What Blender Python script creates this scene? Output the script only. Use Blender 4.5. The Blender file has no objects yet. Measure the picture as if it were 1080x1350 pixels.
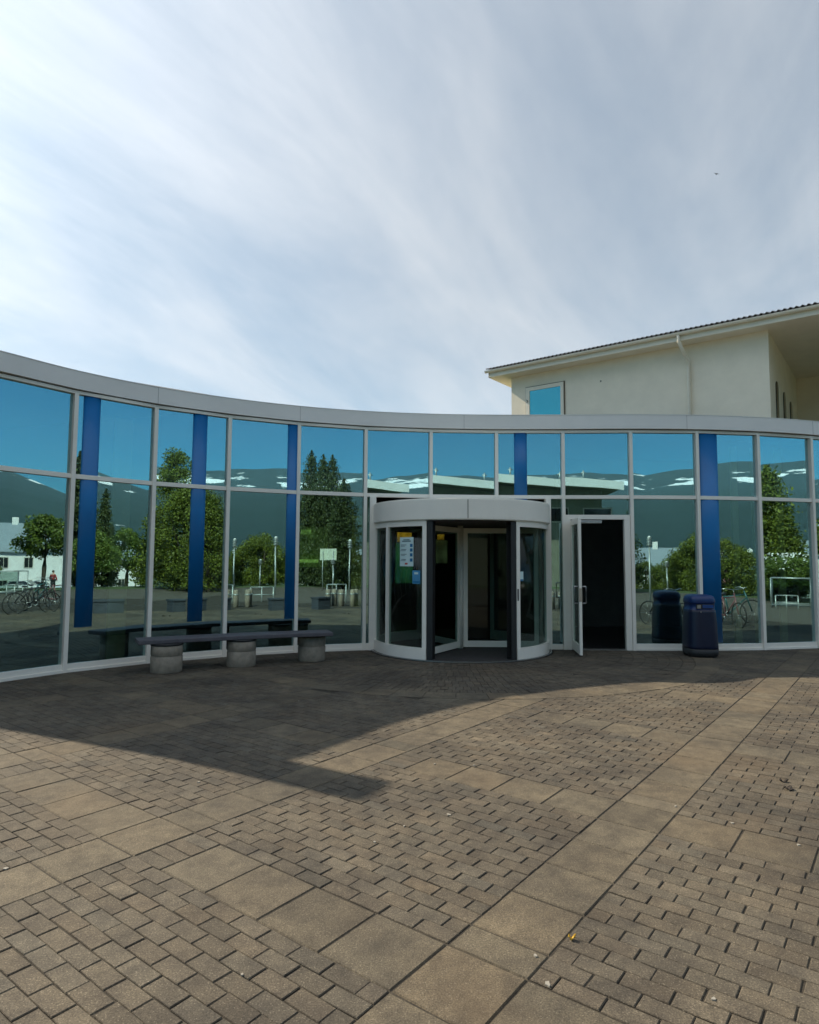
import bpy, bmesh, math, random
import numpy as np
from mathutils import Vector, Matrix
R = math.radians
random.seed(7); rng = np.random.default_rng(7)
sc = bpy.context.scene
COL = sc.collection
H = 1.71; F = 849.1; PIT = 0.074378; ROLL = 0.0055887; TH = 0.917826

# ------------------------------------------------------------------ helpers
def tag(o, label=None, cat=None, group=None, kind=None):
    if label: o['label'] = label
    if cat: o['category'] = cat
    if group: o['group'] = group
    if kind: o['kind'] = kind
    return o

def empty(name, loc=(0, 0, 0), rz=0.0, label=None, cat=None, group=None):
    o = bpy.data.objects.new(name, None); COL.objects.link(o)
    o.location = loc; o.rotation_euler = (0, 0, rz); o.empty_display_size = .2
    return tag(o, label, cat, group)

class MB:
    """collects geometry, links it as one mesh object"""
    def __init__(s): s.v = []; s.f = []; s.sm = []
    def add(s, vs, fs, smooth=False):
        b = len(s.v); s.v += [tuple(p) for p in vs]
        for f in fs: s.f.append(tuple(b + i for i in f)); s.sm.append(smooth)
        return s
    def box(s, x0, x1, y0, y1, z0, z1):
        v = [(x, y, z) for z in (z0, z1) for y in (y0, y1) for x in (x0, x1)]
        return s.add(v, [(0, 2, 3, 1), (4, 5, 7, 6), (0, 1, 5, 4), (2, 6, 7, 3), (0, 4, 6, 2), (1, 3, 7, 5)])
    def obox(s, p, ang, l0, l1, d0, d1, z0, z1):
        """box along direction ang from p: l along, d to the left of the direction"""
        e = (math.cos(ang), math.sin(ang)); n = (-e[1], e[0])
        v = [(p[0] + e[0]*l + n[0]*d, p[1] + e[1]*l + n[1]*d, z) for z in (z0, z1) for d in (d0, d1) for l in (l0, l1)]
        return s.add(v, [(0, 2, 3, 1), (4, 5, 7, 6), (0, 1, 5, 4), (2, 6, 7, 3), (0, 4, 6, 2), (1, 3, 7, 5)])
    def seg(s, a, b, d0, d1, z0, z1, e0=0.0, e1=0.0):
        ang = math.atan2(b[1]-a[1], b[0]-a[0]); L = math.hypot(b[0]-a[0], b[1]-a[1])
        return s.obox(a, ang, -e0, L+e1, d0, d1, z0, z1)
    def prism(s, poly, z0, z1, smooth=False):
        n = len(poly)
        v = [(p[0], p[1], z0) for p in poly] + [(p[0], p[1], z1) for p in poly]
        f = [(i, (i+1) % n, n+(i+1) % n, n+i) for i in range(n)]
        b = len(s.v); s.add(v, f, smooth)
        s.f.append(tuple(b+i for i in reversed(range(n)))); s.sm.append(False)
        s.f.append(tuple(b+n+i for i in range(n))); s.sm.append(False)
        return s
    def lathe(s, cx, cy, prof, n=32, smooth=True, a0=0, a1=360, cap=True):
        full = abs(a1-a0) >= 360; m = n if full else n+1
        v = []
        for (r, z) in prof:
            for i in range(m):
                a = R(a0 + (a1-a0)*i/n); v.append((cx+r*math.cos(a), cy+r*math.sin(a), z))
        f = []
        for j in range(len(prof)-1):
            for i in range(n):
                k = (i+1) % m if full else i+1
                f.append((j*m+i, j*m+k, (j+1)*m+k, (j+1)*m+i))
        b = len(s.v); s.add(v, f, smooth)
        if cap and full:
            s.f.append(tuple(b+i for i in reversed(range(m)))); s.sm.append(False)
            q = (len(prof)-1)*m; s.f.append(tuple(b+q+i for i in range(m))); s.sm.append(False)
        return s
    def tube(s, pts, r, n=8, caps=True):
        pts = [Vector(p) for p in pts]; rs = r if isinstance(r, (list, tuple)) else [r]*len(pts)
        v = []; up0 = Vector((0, 0, 1))
        for i, p in enumerate(pts):
            t = (pts[min(i+1, len(pts)-1)] - pts[max(i-1, 0)]).normalized()
            a = t.cross(up0)
            if a.length < 1e-3: a = t.cross(Vector((1, 0, 0)))
            a.normalize(); b = t.cross(a)
            for k in range(n):
                q = 2*math.pi*k/n; v.append(p + (a*math.cos(q) + b*math.sin(q))*rs[i])
        f = [(i*n+k, i*n+(k+1) % n, (i+1)*n+(k+1) % n, (i+1)*n+k) for i in range(len(pts)-1) for k in range(n)]
        b0 = len(s.v); s.add(v, f, True)
        if caps:
            s.f.append(tuple(b0+k for k in reversed(range(n)))); s.sm.append(False)
            q = (len(pts)-1)*n; s.f.append(tuple(b0+q+k for k in range(n))); s.sm.append(False)
        return s
    def torus(s, c, ax, Rr, r, n=28, m=6):
        ax = Vector(ax).normalized(); a = ax.cross(Vector((0, 0, 1))).normalized(); b = ax.cross(a)
        v = []
        for i in range(n):
            q = 2*math.pi*i/n; d = a*math.cos(q)+b*math.sin(q)
            for k in range(m):
                w = 2*math.pi*k/m; v.append(Vector(c)+d*(Rr+r*math.cos(w))+ax*r*math.sin(w))
        f = [(i*m+k, ((i+1) % n)*m+k, ((i+1) % n)*m+(k+1) % m, i*m+(k+1) % m) for i in range(n) for k in range(m)]
        return s.add(v, f, True)
    def build(s, name, mat, parent=None, bevel=0.0, fix=True, seg=2):
        me = bpy.data.meshes.new(name)
        me.from_pydata([tuple(p) for p in s.v], [], s.f)
        me.polygons.foreach_set('use_smooth', s.sm)
        if fix:
            bm = bmesh.new(); bm.from_mesh(me); bmesh.ops.recalc_face_normals(bm, faces=bm.faces); bm.to_mesh(me); bm.free()
        me.update()
        for mm in (mat if isinstance(mat, (list, tuple)) else [mat]): me.materials.append(mm)
        o = bpy.data.objects.new(name, me); COL.objects.link(o)
        if parent: o.parent = parent
        if bevel:
            b = o.modifiers.new('bevel', 'BEVEL'); b.width = bevel; b.segments = seg; b.limit_method = 'ANGLE'; b.angle_limit = R(35)
            b.harden_normals = True
        return o

def kids(o): return [c for c in bpy.data.objects if c.parent is o]
def copy_tree(o, parent=None):
    c = o.copy(); COL.objects.link(c); c.parent = parent
    for ch in kids(o): copy_tree(ch, c)
    return c

# ------------------------------------------------------------------ materials
def nmat(name):
    m = bpy.data.materials.new(name); m.use_nodes = True
    nt = m.node_tree; bs = nt.nodes['Principled BSDF']
    return m, nt, bs
def N(nt, t, **kw):
    n = nt.nodes.new(t)
    for k, v in kw.items(): setattr(n, k, v)
    return n
def link(nt, a, b): nt.links.new(a, b)
def rgb(c): return (c[0], c[1], c[2], 1)
def plain(name, col, rough=.5, metal=0, var=.12, scale=3.0, bump=0.0, bscale=60, spec=.5, coat=0, col2=None):
    """colour with soft procedural variation and optional fine bump"""
    m, nt, bs = nmat(name)
    tc = N(nt, 'ShaderNodeTexCoord')
    nz = N(nt, 'ShaderNodeTexNoise'); nz.inputs['Scale'].default_value = scale; nz.inputs['Detail'].default_value = 8; nz.inputs['Roughness'].default_value = .65
    link(nt, tc.outputs['Object'], nz.inputs['Vector'])
    cr = N(nt, 'ShaderNodeValToRGB')
    c2 = col2 if col2 else tuple(x*(1-var*2) for x in col)
    cr.color_ramp.elements[0].position = .3; cr.color_ramp.elements[1].position = .68
    cr.color_ramp.elements[0].color = rgb(c2); cr.color_ramp.elements[1].color = rgb(tuple(min(1, x*(1+var*.5)) for x in col))
    link(nt, nz.outputs[0], cr.inputs[0]); link(nt, cr.outputs[0], bs.inputs['Base Color'])
    bs.inputs['Roughness'].default_value = rough; bs.inputs['Metallic'].default_value = metal
    bs.inputs['Specular IOR Level'].default_value = spec
    if coat: bs.inputs['Coat Weight'].default_value = coat; bs.inputs['Coat Roughness'].default_value = .1
    if bump:
        n2 = N(nt, 'ShaderNodeTexNoise'); n2.inputs['Scale'].default_value = bscale; n2.inputs['Detail'].default_value = 6
        link(nt, tc.outputs['Object'], n2.inputs['Vector'])
        b = N(nt, 'ShaderNodeBump'); b.inputs['Strength'].default_value = bump; b.inputs['Distance'].default_value = .01
        link(nt, n2.outputs[0], b.inputs['Height']); link(nt, b.outputs[0], bs.inputs['Normal'])
    return m

def glass(name, refl=.36, gcol=(.8, .97, 1), tcol=(.72, .8, .8), wave=0.0, fres=.5, veil_mix=0.0):
    m = bpy.data.materials.new(name); m.use_nodes = True; nt = m.node_tree; nt.nodes.clear()
    out = N(nt, 'ShaderNodeOutputMaterial'); mix = N(nt, 'ShaderNodeMixShader')
    g = N(nt, 'ShaderNodeBsdfGlossy'); g.inputs['Roughness'].default_value = 0.0; g.inputs['Color'].default_value = rgb(gcol)
    t = N(nt, 'ShaderNodeBsdfTransparent'); t.inputs['Color'].default_value = rgb(tcol)
    lw = N(nt, 'ShaderNodeLayerWeight'); lw.inputs['Blend'].default_value = .2
    ma = N(nt, 'ShaderNodeMath', operation='MULTIPLY_ADD'); ma.inputs[1].default_value = fres; ma.inputs[2].default_value = refl
    link(nt, lw.outputs['Facing'], ma.inputs[0])
    pw = N(nt, 'ShaderNodeMath', operation='POWER'); pw.inputs[1].default_value = 3
    link(nt, lw.outputs['Facing'], pw.inputs[0]); link(nt, pw.outputs[0], ma.inputs[0])
    ma.use_clamp = True
    link(nt, ma.outputs[0], mix.inputs[0]); link(nt, t.outputs[0], mix.inputs[1]); link(nt, g.outputs[0], mix.inputs[2])
    if wave:
        tc = N(nt, 'ShaderNodeTexCoord'); nz = N(nt, 'ShaderNodeTexNoise'); nz.inputs['Scale'].default_value = 1.6; nz.inputs['Detail'].default_value = 1.0
        link(nt, tc.outputs['Object'], nz.inputs['Vector'])
        b = N(nt, 'ShaderNodeBump'); b.inputs['Strength'].default_value = 1; b.inputs['Distance'].default_value = wave
        link(nt, nz.outputs[0], b.inputs['Height']); link(nt, b.outputs[0], g.inputs['Normal'])
    if veil_mix:  # pale diffuse share mixed in as a veil of light
        df_ = N(nt, 'ShaderNodeBsdfDiffuse'); df_.inputs['Color'].default_value = rgb((.62, .84, .80)); m2 = N(nt, 'ShaderNodeMixShader'); m2.inputs[0].default_value = veil_mix
        link(nt, mix.outputs[0], m2.inputs[1]); link(nt, df_.outputs[0], m2.inputs[2]); link(nt, m2.outputs[0], out.inputs[0])
    else: link(nt, mix.outputs[0], out.inputs[0])
    return m

def paver_mat(name, base, slab=False):
    m, nt, bs = nmat(name)
    geo = N(nt, 'ShaderNodeNewGeometry'); at = N(nt, 'ShaderNodeAttribute', attribute_name='tone')
    def noise(sc_, det=4, rg=.6):
        n = N(nt, 'ShaderNodeTexNoise'); n.inputs['Scale'].default_value = sc_; n.inputs['Detail'].default_value = det; n.inputs['Roughness'].default_value = rg
        link(nt, geo.outputs['Position'], n.inputs['Vector']); return n
    def mixc(fac, a, b, mode='MIX'):
        x = N(nt, 'ShaderNodeMix', data_type='RGBA', blend_type=mode)
        for s_, v_ in ((0, fac), (6, a), (7, b)):
            if hasattr(v_, 'type'): link(nt, v_, x.inputs[s_])
            else: x.inputs[s_].default_value = v_
        return x.outputs[2]
    def ramp(src, p0, p1, c0, c1):
        r = N(nt, 'ShaderNodeValToRGB'); r.color_ramp.elements[0].position = p0; r.color_ramp.elements[1].position = p1
        r.color_ramp.elements[0].color = rgb(c0); r.color_ramp.elements[1].color = rgb(c1); link(nt, src, r.inputs[0]); return r.outputs[0]
    c = mixc(1.0, rgb(base), at.outputs['Color'], 'MULTIPLY')
    grain = noise(135, 3, .8)
    c = mixc(1.0, c, ramp(grain.outputs[0], .34, .68, (.50, .50, .50), (1.55, 1.53, 1.48)), 'MULTIPLY')
    # pale aggregate
    vo = N(nt, 'ShaderNodeTexVoronoi'); vo.inputs['Scale'].default_value = 75; link(nt, geo.outputs['Position'], vo.inputs['Vector'])
    c = mixc(ramp(vo.outputs['Distance'], .14, .26, (.34,)*3, (0, 0, 0)), c, rgb((.40, .35, .27)))
    # stains
    st = noise(.9, 6, .62)
    c = mixc(1.0, c, ramp(st.outputs[0], .36, .62, (.66, .66, .68), (1.12, 1.1, 1.06)), 'MULTIPLY')
    st2 = noise(6.5, 6, .7)
    c = mixc(1.0, c, ramp(st2.outputs[0], .38, .6, (.74, .74, .76), (1.06, 1.06, 1.05)), 'MULTIPLY')
    # a little moss / rust tint in patches
    ms = noise(.55, 3, .5)
    c = mixc(ramp(ms.outputs[0], .56, .72, (0, 0, 0), (.35,)*3), c, rgb((base[0]*1.15, base[1]*.92, base[2]*.7)))
    link(nt, c, bs.inputs['Base Color'])
    bs.inputs['Roughness'].default_value = .82; bs.inputs['Specular IOR Level'].default_value = .3
    b = N(nt, 'ShaderNodeBump'); b.inputs['Strength'].default_value = .7; b.inputs['Distance'].default_value = .005
    g2 = noise(170, 5, .75); link(nt, g2.outputs[0], b.inputs['Height'])
    b2 = N(nt, 'ShaderNodeBump'); b2.inputs['Strength'].default_value = .6; b2.inputs['Distance'].default_value = .02
    g3 = noise(9, 3, .5); link(nt, g3.outputs[0], b2.inputs['Height']); link(nt, b.outputs[0], b2.inputs['Normal'])
    link(nt, b2.outputs[0], bs.inputs['Normal'])
    return m

def leaf_mat(name, c1, c2, trans=.35):
    m, nt, bs = nmat(name)
    geo = N(nt, 'ShaderNodeNewGeometry'); oi = N(nt, 'ShaderNodeObjectInfo')
    nz = N(nt, 'ShaderNodeTexNoise'); nz.inputs['Scale'].default_value = .9; nz.inputs['Detail'].default_value = 5
    tc = N(nt, 'ShaderNodeTexCoord'); link(nt, tc.outputs['Object'], nz.inputs['Vector'])
    ad = N(nt, 'ShaderNodeMath', operation='MULTIPLY_ADD'); ad.inputs[1].default_value = .5
    link(nt, geo.outputs['Random Per Island'], ad.inputs[0]); link(nt, nz.outputs[0], ad.inputs[2])
    cr = N(nt, 'ShaderNodeValToRGB'); cr.color_ramp.elements[0].position = .45; cr.color_ramp.elements[1].position = 1.0
    cr.color_ramp.elements[0].color = rgb(c1); cr.color_ramp.elements[1].color = rgb(c2)
    link(nt, ad.outputs[0], cr.inputs[0]); link(nt, cr.outputs[0], bs.inputs['Base Color'])
    bs.inputs['Roughness'].default_value = .55
    tr = N(nt, 'ShaderNodeBsdfTranslucent'); link(nt, cr.outputs[0], tr.inputs['Color'])
    mx = N(nt, 'ShaderNodeMixShader'); mx.inputs[0].default_value = trans
    link(nt, bs.outputs[0], mx.inputs[1]); link(nt, tr.outputs[0], mx.inputs[2])
    link(nt, mx.outputs[0], nt.nodes['Material Output'].inputs[0])
    return m

M_ = {}
M_['alu'] = plain('white_coated_aluminium', (.93, .89, .80), .38, 0, .03, 1.5, spec=.5)
M_['fascia'] = plain('grey_metal_fascia', (.86, .84, .80), .42, 0, .04, .8, spec=.5)
M_['dark'] = plain('dark_gasket', (.02, .021, .022), .6, 0, .1)
M_['facade_glass'] = glass('reflective_facade_glass', .37, (.64, .95, 1.0), (.74, .82, .80), wave=.0004)
M_['upper_glass'] = glass('reflective_upper_glass', .46, (.60, .95, 1.0), (.80, .87, .88), wave=.0004, veil_mix=.02)  # upper panes paler by a diffuse share imitating a veil of light
M_['door_glass'] = glass('clear_door_glass', .03, (.9, 1, 1), (.60, .68, .65), fres=.4)
M_['skylight'] = glass('skylight_glass', .1, (1, 1, 1), (.9, .9, .9))
M_['blue'] = plain('blue_painted_column', (.001, .165, .45), .4, 0, .08, 1.2, coat=.1)
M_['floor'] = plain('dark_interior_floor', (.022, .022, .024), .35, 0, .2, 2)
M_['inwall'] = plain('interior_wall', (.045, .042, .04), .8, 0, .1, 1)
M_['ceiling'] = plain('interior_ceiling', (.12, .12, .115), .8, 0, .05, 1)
M_['concrete'] = plain('weathered_concrete', (.33, .285, .225), .85, 0, .2, 7, bump=.5, bscale=90)
M_['seat'] = plain('dark_bench_stone', (.105, .10, .115), .6, 0, .15, 8, bump=.25, bscale=120)
M_['bin'] = plain('navy_plastic', (.003, .008, .034), .38, 0, .1, 5, bump=.1, bscale=200)
M_['binlid'] = plain('blue_plastic_lid', (.006, .030, .13), .35, 0, .1, 5)
M_['binbase'] = plain('black_rubber_base', (.02, .022, .024), .6, 0, .1, 5)
M_['cream'] = plain('cream_render', (.90, .82, .67), .85, 0, .045, 1.3, bump=.12, bscale=40)
M_['trim'] = plain('cream_painted_trim', (.84, .78, .65), .5, 0, .04, 2)
M_['roof'] = plain('grey_corrugated_roof', (.16, .155, .16), .6, .2, .15, 3)
M_['teal_glass'] = glass('window_glass_teal', .55, (.42, .97, .90), (.2, .5, .52))
M_['white_wall'] = plain('white_render', (.84, .84, .82), .85, 0, .06, 1.0, bump=.2, bscale=30)
M_['grey_wall'] = plain('grey_green_render', (.24, .25, .19), .85, 0, .1, 1.0)
M_['steel'] = plain('brushed_steel', (.5, .5, .5), .3, .9, .05, 30)
M_['galv'] = plain('galvanised_metal', (.42, .46, .45), .45, .6, .1, 5)
M_['paper'] = plain('pale_paper', (.62, .80, .80), .6, 0, .03)
M_['ink'] = plain('blue_ink', (.01, .16, .35), .6, 0, .05)
M_['ink_dark'] = plain('dark_ink', (.05, .12, .14), .6, 0, .05)
M_['red_ink'] = plain('red_ink', (.5, .1, .08), .6, 0, .05)
M_['joint'] = plain('joint_soil', (.050, .041, .028), .95, 0, .35, 14, bump=.8, bscale=120)
M_['brick'] = paver_mat('concrete_brick_paver', (.105, .090, .069))
M_['slab'] = paver_mat('sandy_concrete_slab', (.126, .107, .078))
M_['asphalt'] = plain('asphalt', (.06, .06, .062), .9, 0, .2, .6, bump=.4, bscale=40)
M_['grass'] = plain('mown_grass', (.045, .085, .02), .9, 0, .3, 1.2, bump=.8, bscale=20)
M_['bark'] = plain('bark', (.07, .055, .04), .9, 0, .3, 8, bump=.8, bscale=30)
M_['leaf_round'] = leaf_mat('leaves_round_tree', (.025, .055, .010), (.19, .25, .04))
M_['leaf_dark'] = leaf_mat('leaves_dark_tree', (.014, .036, .009), (.24, .29, .04))
M_['leaf_spruce'] = leaf_mat('needles', (.010, .026, .011), (.085, .115, .028), .2)
M_['leaf_bright'] = leaf_mat('leaves_bright_shrub', (.05, .10, .02), (.20, .27, .05))
M_['blossom'] = plain('white_blossom', (.75, .76, .72), .7, 0, .05)
M_['carwhite'] = plain('white_car_paint', (.75, .77, .78), .25, 0, .02, coat=1)
M_['carblue'] = plain('blue_car_paint', (.10, .38, .55), .25, .2, .02, coat=1)
M_['tyre'] = plain('tyre_rubber', (.02, .02, .02), .8)
M_['carglass'] = plain('dark_car_glass', (.015, .02, .022), .06, 0, .02, spec=.9)
M_['skin'] = plain('skin', (.55, .33, .25), .6, 0, .05)
M_['navy_cloth'] = plain('navy_cloth', (.02, .035, .11), .9, 0, .2, 9)
M_['black_cloth'] = plain('black_cloth', (.018, .018, .02), .9, 0, .2, 9)
M_['pink_cloth'] = plain('pink_cloth', (.62, .28, .30), .9, 0, .1, 9)
M_['red_cloth'] = plain('red_cloth', (.35, .05, .05), .9, 0, .1, 9)
M_['hair'] = plain('brown_hair', (.07, .04, .02), .7, 0, .2, 30)
M_['lampwhite'] = plain('opal_lamp', (.8, .82, .8), .3, 0, .02)
M_['redroof'] = plain('pale_blue_metal_roof', (.32, .38, .42), .45, .3, .06, 2)
M_['winframe'] = plain('window_frame_paint', (.55, .53, .46), .5, 0, .05)
M_['darkwall'] = plain('dark_planter_concrete', (.045, .055, .07), .8, 0, .2, 3, bump=.3, bscale=30)
M_['yellow'] = plain('yellow_leaf', (.55, .33, .02), .7, 0, .2, 40)
M_['deadleaf'] = plain('dead_leaf', (.03, .022, .016), .8, 0, .2, 40)
M_['gum'] = plain('pale_litter', (.30, .28, .24), .8, 0, .1, 40)

# ------------------------------------------------------------------ facade plan (metres)
MUL = [(-6.30, 8.31), (-5.88, 8.72), (-5.180, 9.796), (-4.296, 10.715), (-3.255, 11.452), (-2.102, 12.028), (-0.863, 12.417), (0.414, 12.621),
       (1.716, 12.678), (3.025, 12.638), (4.337, 12.569), (5.642, 12.588), (6.926, 12.752), (8.178, 13.065), (9.38, 13.53), (10.53, 14.12), (11.6, 14.85)]
HC = (1.0, 12.62)          # centre of the revolving door
def dirs(i):
    a = MUL[max(i-1, 0)]; b = MUL[min(i+1, len(MUL)-1)]
    return math.atan2(b[1]-a[1], b[0]-a[0])
def smooth_line(P, k=6):
    out = []
    for i in range(len(P)-1):
        p0 = Vector(P[max(i-1, 0)]); p1 = Vector(P[i]); p2 = Vector(P[i+1]); p3 = Vector(P[min(i+2, len(P)-1)])
        for j in range(k):
            t = j/k; out.append(.5*((2*p1)+(p2-p0)*t+(2*p0-5*p1+4*p2-p3)*t*t+(-p0+3*p1-3*p2+p3)*t**3))
    out.append(Vector(P[-1])); return out
def offs(L, d):
    o = []
    for i, p in enumerate(L):
        t = (L[min(i+1, len(L)-1)]-L[max(i-1, 0)]).normalized(); o.append(Vector((p[0]-t[1]*d, p[1]+t[0]*d)))
    return o
ARC = smooth_line(MUL)

hall = empty('entrance_hall', (0, 0, 0), 0, 'long low curved glass entrance hall with pale metal fascia and blue columns inside', 'building')
DOORP = 9                     # pane with the side door (between MUL[9] and MUL[10])
ZG = 4.235
for i in range(len(MUL)):
    if i == 8: z0 = 2.80      # mullion above the revolving door canopy
    else: z0 = 0.0
    MB().obox(MUL[i], dirs(i), -.032, .032, -.075, .075, z0, ZG).build('mullion', M_['alu'], hall, .004)
def rail(zz0, zz1, name, skip=(), dd=.052):
    for i in range(len(MUL)-1):
        if i in skip: continue
        MB().seg(MUL[i], MUL[i+1], -dd, dd, zz0, zz1, -.034, -.034).build(name, M_['alu'], hall, .003)
rail(2.925, 2.995, 'transom')
# sill rail, interrupted by the revolving door and the side door
for i in range(len(MUL)-1):
    if i in (7, 8, DOORP): continue
    a, b = MUL[i], MUL[i+1]
    if i == 6: b = (a[0]+(b[0]-a[0])*.10, a[1]+(b[1]-a[1])*.10)
    MB().seg(a, b, -.062, .062, .0, .045, -.034, -.034).seg(a, b, -.045, .045, .045, .125, -.034, -.034).build('sill_rail', M_['alu'], hall, .003)
# head rail: continuous
def strip(Lin, d0, d1, z0, z1):
    A = offs(Lin, d0); B = offs(Lin, d1); n = len(Lin); m = MB()
    v = [(p[0], p[1], z) for (Q, z) in ((A, z0), (B, z0), (B, z1), (A, z1)) for p in Q]
    f = [(j*n+i, j*n+i+1, ((j+1) % 4)*n+i+1, ((j+1) % 4)*n+i) for j in range(4) for i in range(n-1)]
    f += [(0, n, 2*n, 3*n), (n-1, 2*n-1, 3*n-1, 4*n-1)]
    m.add(v, f, False); return m
strip([Vector(p) for p in MUL], -.06, .06, ZG, 4.285).build('head_rail', M_['alu'], hall)
strip([Vector(p) for p in MUL], -.03, .05, 4.285, 4.302).build('shadow_gap', M_['dark'], hall)
fas = strip(ARC, -.11, .16, 4.302, 4.575)
fo = fas.build('fascia', M_['fascia'], hall)
strip(ARC, -.116, .30, 4.5755, 4.588).build('coping', M_['fascia'], hall)
for i in (1, 3, 5, 7.5, 10.9, 13, 15):
    k = int(i*6); p = offs(ARC, -.111)[k]; t = (ARC[k+1]-ARC[k]); a = math.atan2(t[1], t[0])
    MB().obox(p, a, -.0015, .0015, -.001, .01, 4.304, 4.574).build('fascia_seam', M_['dark'], hall)
# panes
def pane(a, b, z0, z1, mat='facade_glass', nm='window_pane', s0=0, s1=0, tilt=0.0):
    m = MB(); ang = math.atan2(b[1]-a[1], b[0]-a[0]); L = math.hypot(b[0]-a[0], b[1]-a[1])
    m.obox(a, ang, .03+s0, L-.03-s1, -.004, .004, z0, z1)
    return m.build(nm, M_[mat], hall, fix=True)
for i in range(len(MUL)-1):
    a, b = MUL[i], MUL[i+1]
    pane(a, b, 2.99, ZG+.003, 'upper_glass')
    if i in (7, 8): continue
    if i == 6:
        q = (-0.73, 12.43); b2 = (a[0]+(b[0]-a[0])*.10, a[1]+(b[1]-a[1])*.10)
        pane(a, b2, .12, 2.93); continue
    if i == DOORP:
        pane(a, b, 2.61, 2.93); continue
    pane(a, b, .12, 2.93)
# infill between revolving door side posts and neighbours
LP = (-.71, 12.45); RP = (2.72, 12.655)
MB().obox(LP, 0.1, -.06, .06, -.10, .10, 0, 2.93).build('door_post', M_['alu'], hall, .004)
MB().obox(RP, 0, -.05, .05, -.09, .09, 0, 2.93).build('door_post', M_['alu'], hall, .004)
pane(RP, MUL[9], .10, 2.93, s0=.02)
MB().seg(RP, MUL[9], -.04, .04, 0, .10, -.05, -.035).build('sill_rail', M_['alu'], hall, .003)

# side door ---------------------------------------------------------------
a, b = MUL[9], MUL[10]; ang = math.atan2(b[1]-a[1], b[0]-a[0]); LW = math.hypot(b[0]-a[0], b[1]-a[1])
df = MB()
df.obox(a, ang, .036, .13, -.055, .055, 0, 2.52)
df.obox(a, ang, LW-.15, LW-.036, -.055, .055, 0, 2.52)
df.obox(a, ang, .036, LW-.036, -.055, .055, 2.52, 2.61)
sd = df.build('door_frame', M_['alu'], hall, .004)
MB().obox(a, ang, .13, LW-.15, -.07, .07, 0, .02).build('threshold', M_['steel'], sd)
MB().obox(a, ang, .16, .72, -.115, -.056, 2.44, 2.50).build('door_closer', M_['steel'], sd, .006)
# open leaf
hp = (a[0]+.145, a[1]-.07); la = R(264.5)
lf = MB(); LL = .93
lf.obox(hp, la, 0, .09, -.025, .025, .03, 2.50).obox(hp, la, LL-.10, LL, -.025, .025, .03, 2.50)
lf.obox(hp, la, .09, LL-.10, -.0245, .0245, 2.39, 2.499).obox(hp, la, .09, LL-.10, -.0245, .0245, .031, .20)
leaf = lf.build('door_leaf', M_['alu'], hall, .004)
MB().obox(hp, la, .088, LL-.098, -.005, .005, .195, 2.395).build('leaf_glass', M_['door_glass'], leaf)
e = (math.cos(la), math.sin(la)); nn = (-e[1], e[0])
for sg in (-1, 1):
    hx = lambda l, d, z: (hp[0]+e[0]*l+nn[0]*d*sg, hp[1]+e[1]*l+nn[1]*d*sg, z)
    MB().tube([hx(LL-.05, .026, .95), hx(LL-.05, .10, .95), hx(LL-.05, .105, .96), hx(LL-.05, .105, 1.24), hx(LL-.05, .10, 1.25), hx(LL-.05, .026, 1.25)], .012, 8).build('handle', M_['steel'], leaf)
MB().obox(hp, la, LL-.098, LL+.003, -.029, .029, .98, 1.22).build('lock_plate', M_['steel'], leaf)
for zz in (.28, 2.2): MB().tube([(hp[0]-.01, hp[1]+.012, zz), (hp[0]-.01, hp[1]+.012, zz+.12)], .016, 8).build('hinge', M_['steel'], leaf)
MB().tube([(hp[0]+e[0]*.06+.03, hp[1]+e[1]*.06, 2.47), (a[0]+.40, a[1]-.13, 2.47)], .012, 6).build('closer_arm', M_['steel'], leaf)

# revolving door ------------------------------------------------------------
rv = MB().lathe(HC[0], HC[1], [(1.60, 2.40), (1.70, 2.40), (1.70, 2.415), (1.715, 2.415), (1.715, 2.75), (1.70, 2.752), (1.70, 2.775), (1.60, 2.785), (.001, 2.80)], 96, smooth=False, cap=False)
drum = rv.build('revolving_door', M_['alu'], hall)
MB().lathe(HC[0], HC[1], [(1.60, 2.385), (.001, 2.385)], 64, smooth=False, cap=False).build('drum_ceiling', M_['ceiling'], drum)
MB().lathe(HC[0], HC[1], [(1.722, 2.42), (1.722, 2.745), (1.712, 2.745), (1.712, 2.42)], 1, a0=269.6, a1=269.9, cap=False, smooth=False).build('canopy_seam', M_['dark'], drum)
MB().lathe(HC[0], HC[1], [(1.71, .004), (1.71, .014), (1.60, .016), (.001, .016)], 96, smooth=False, cap=False).build('door_mat', plain('dark_mat', (.05, .047, .045), .9, 0, .2, 12, bump=.6, bscale=150), drum)
MB().lathe(HC[0], HC[1], [(1.73, .002), (1.73, .020), (1.705, .020), (1.705, .002)], 60, a0=180, a1=360, smooth=False, cap=False).build('floor_ring', M_['steel'], drum)
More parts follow.
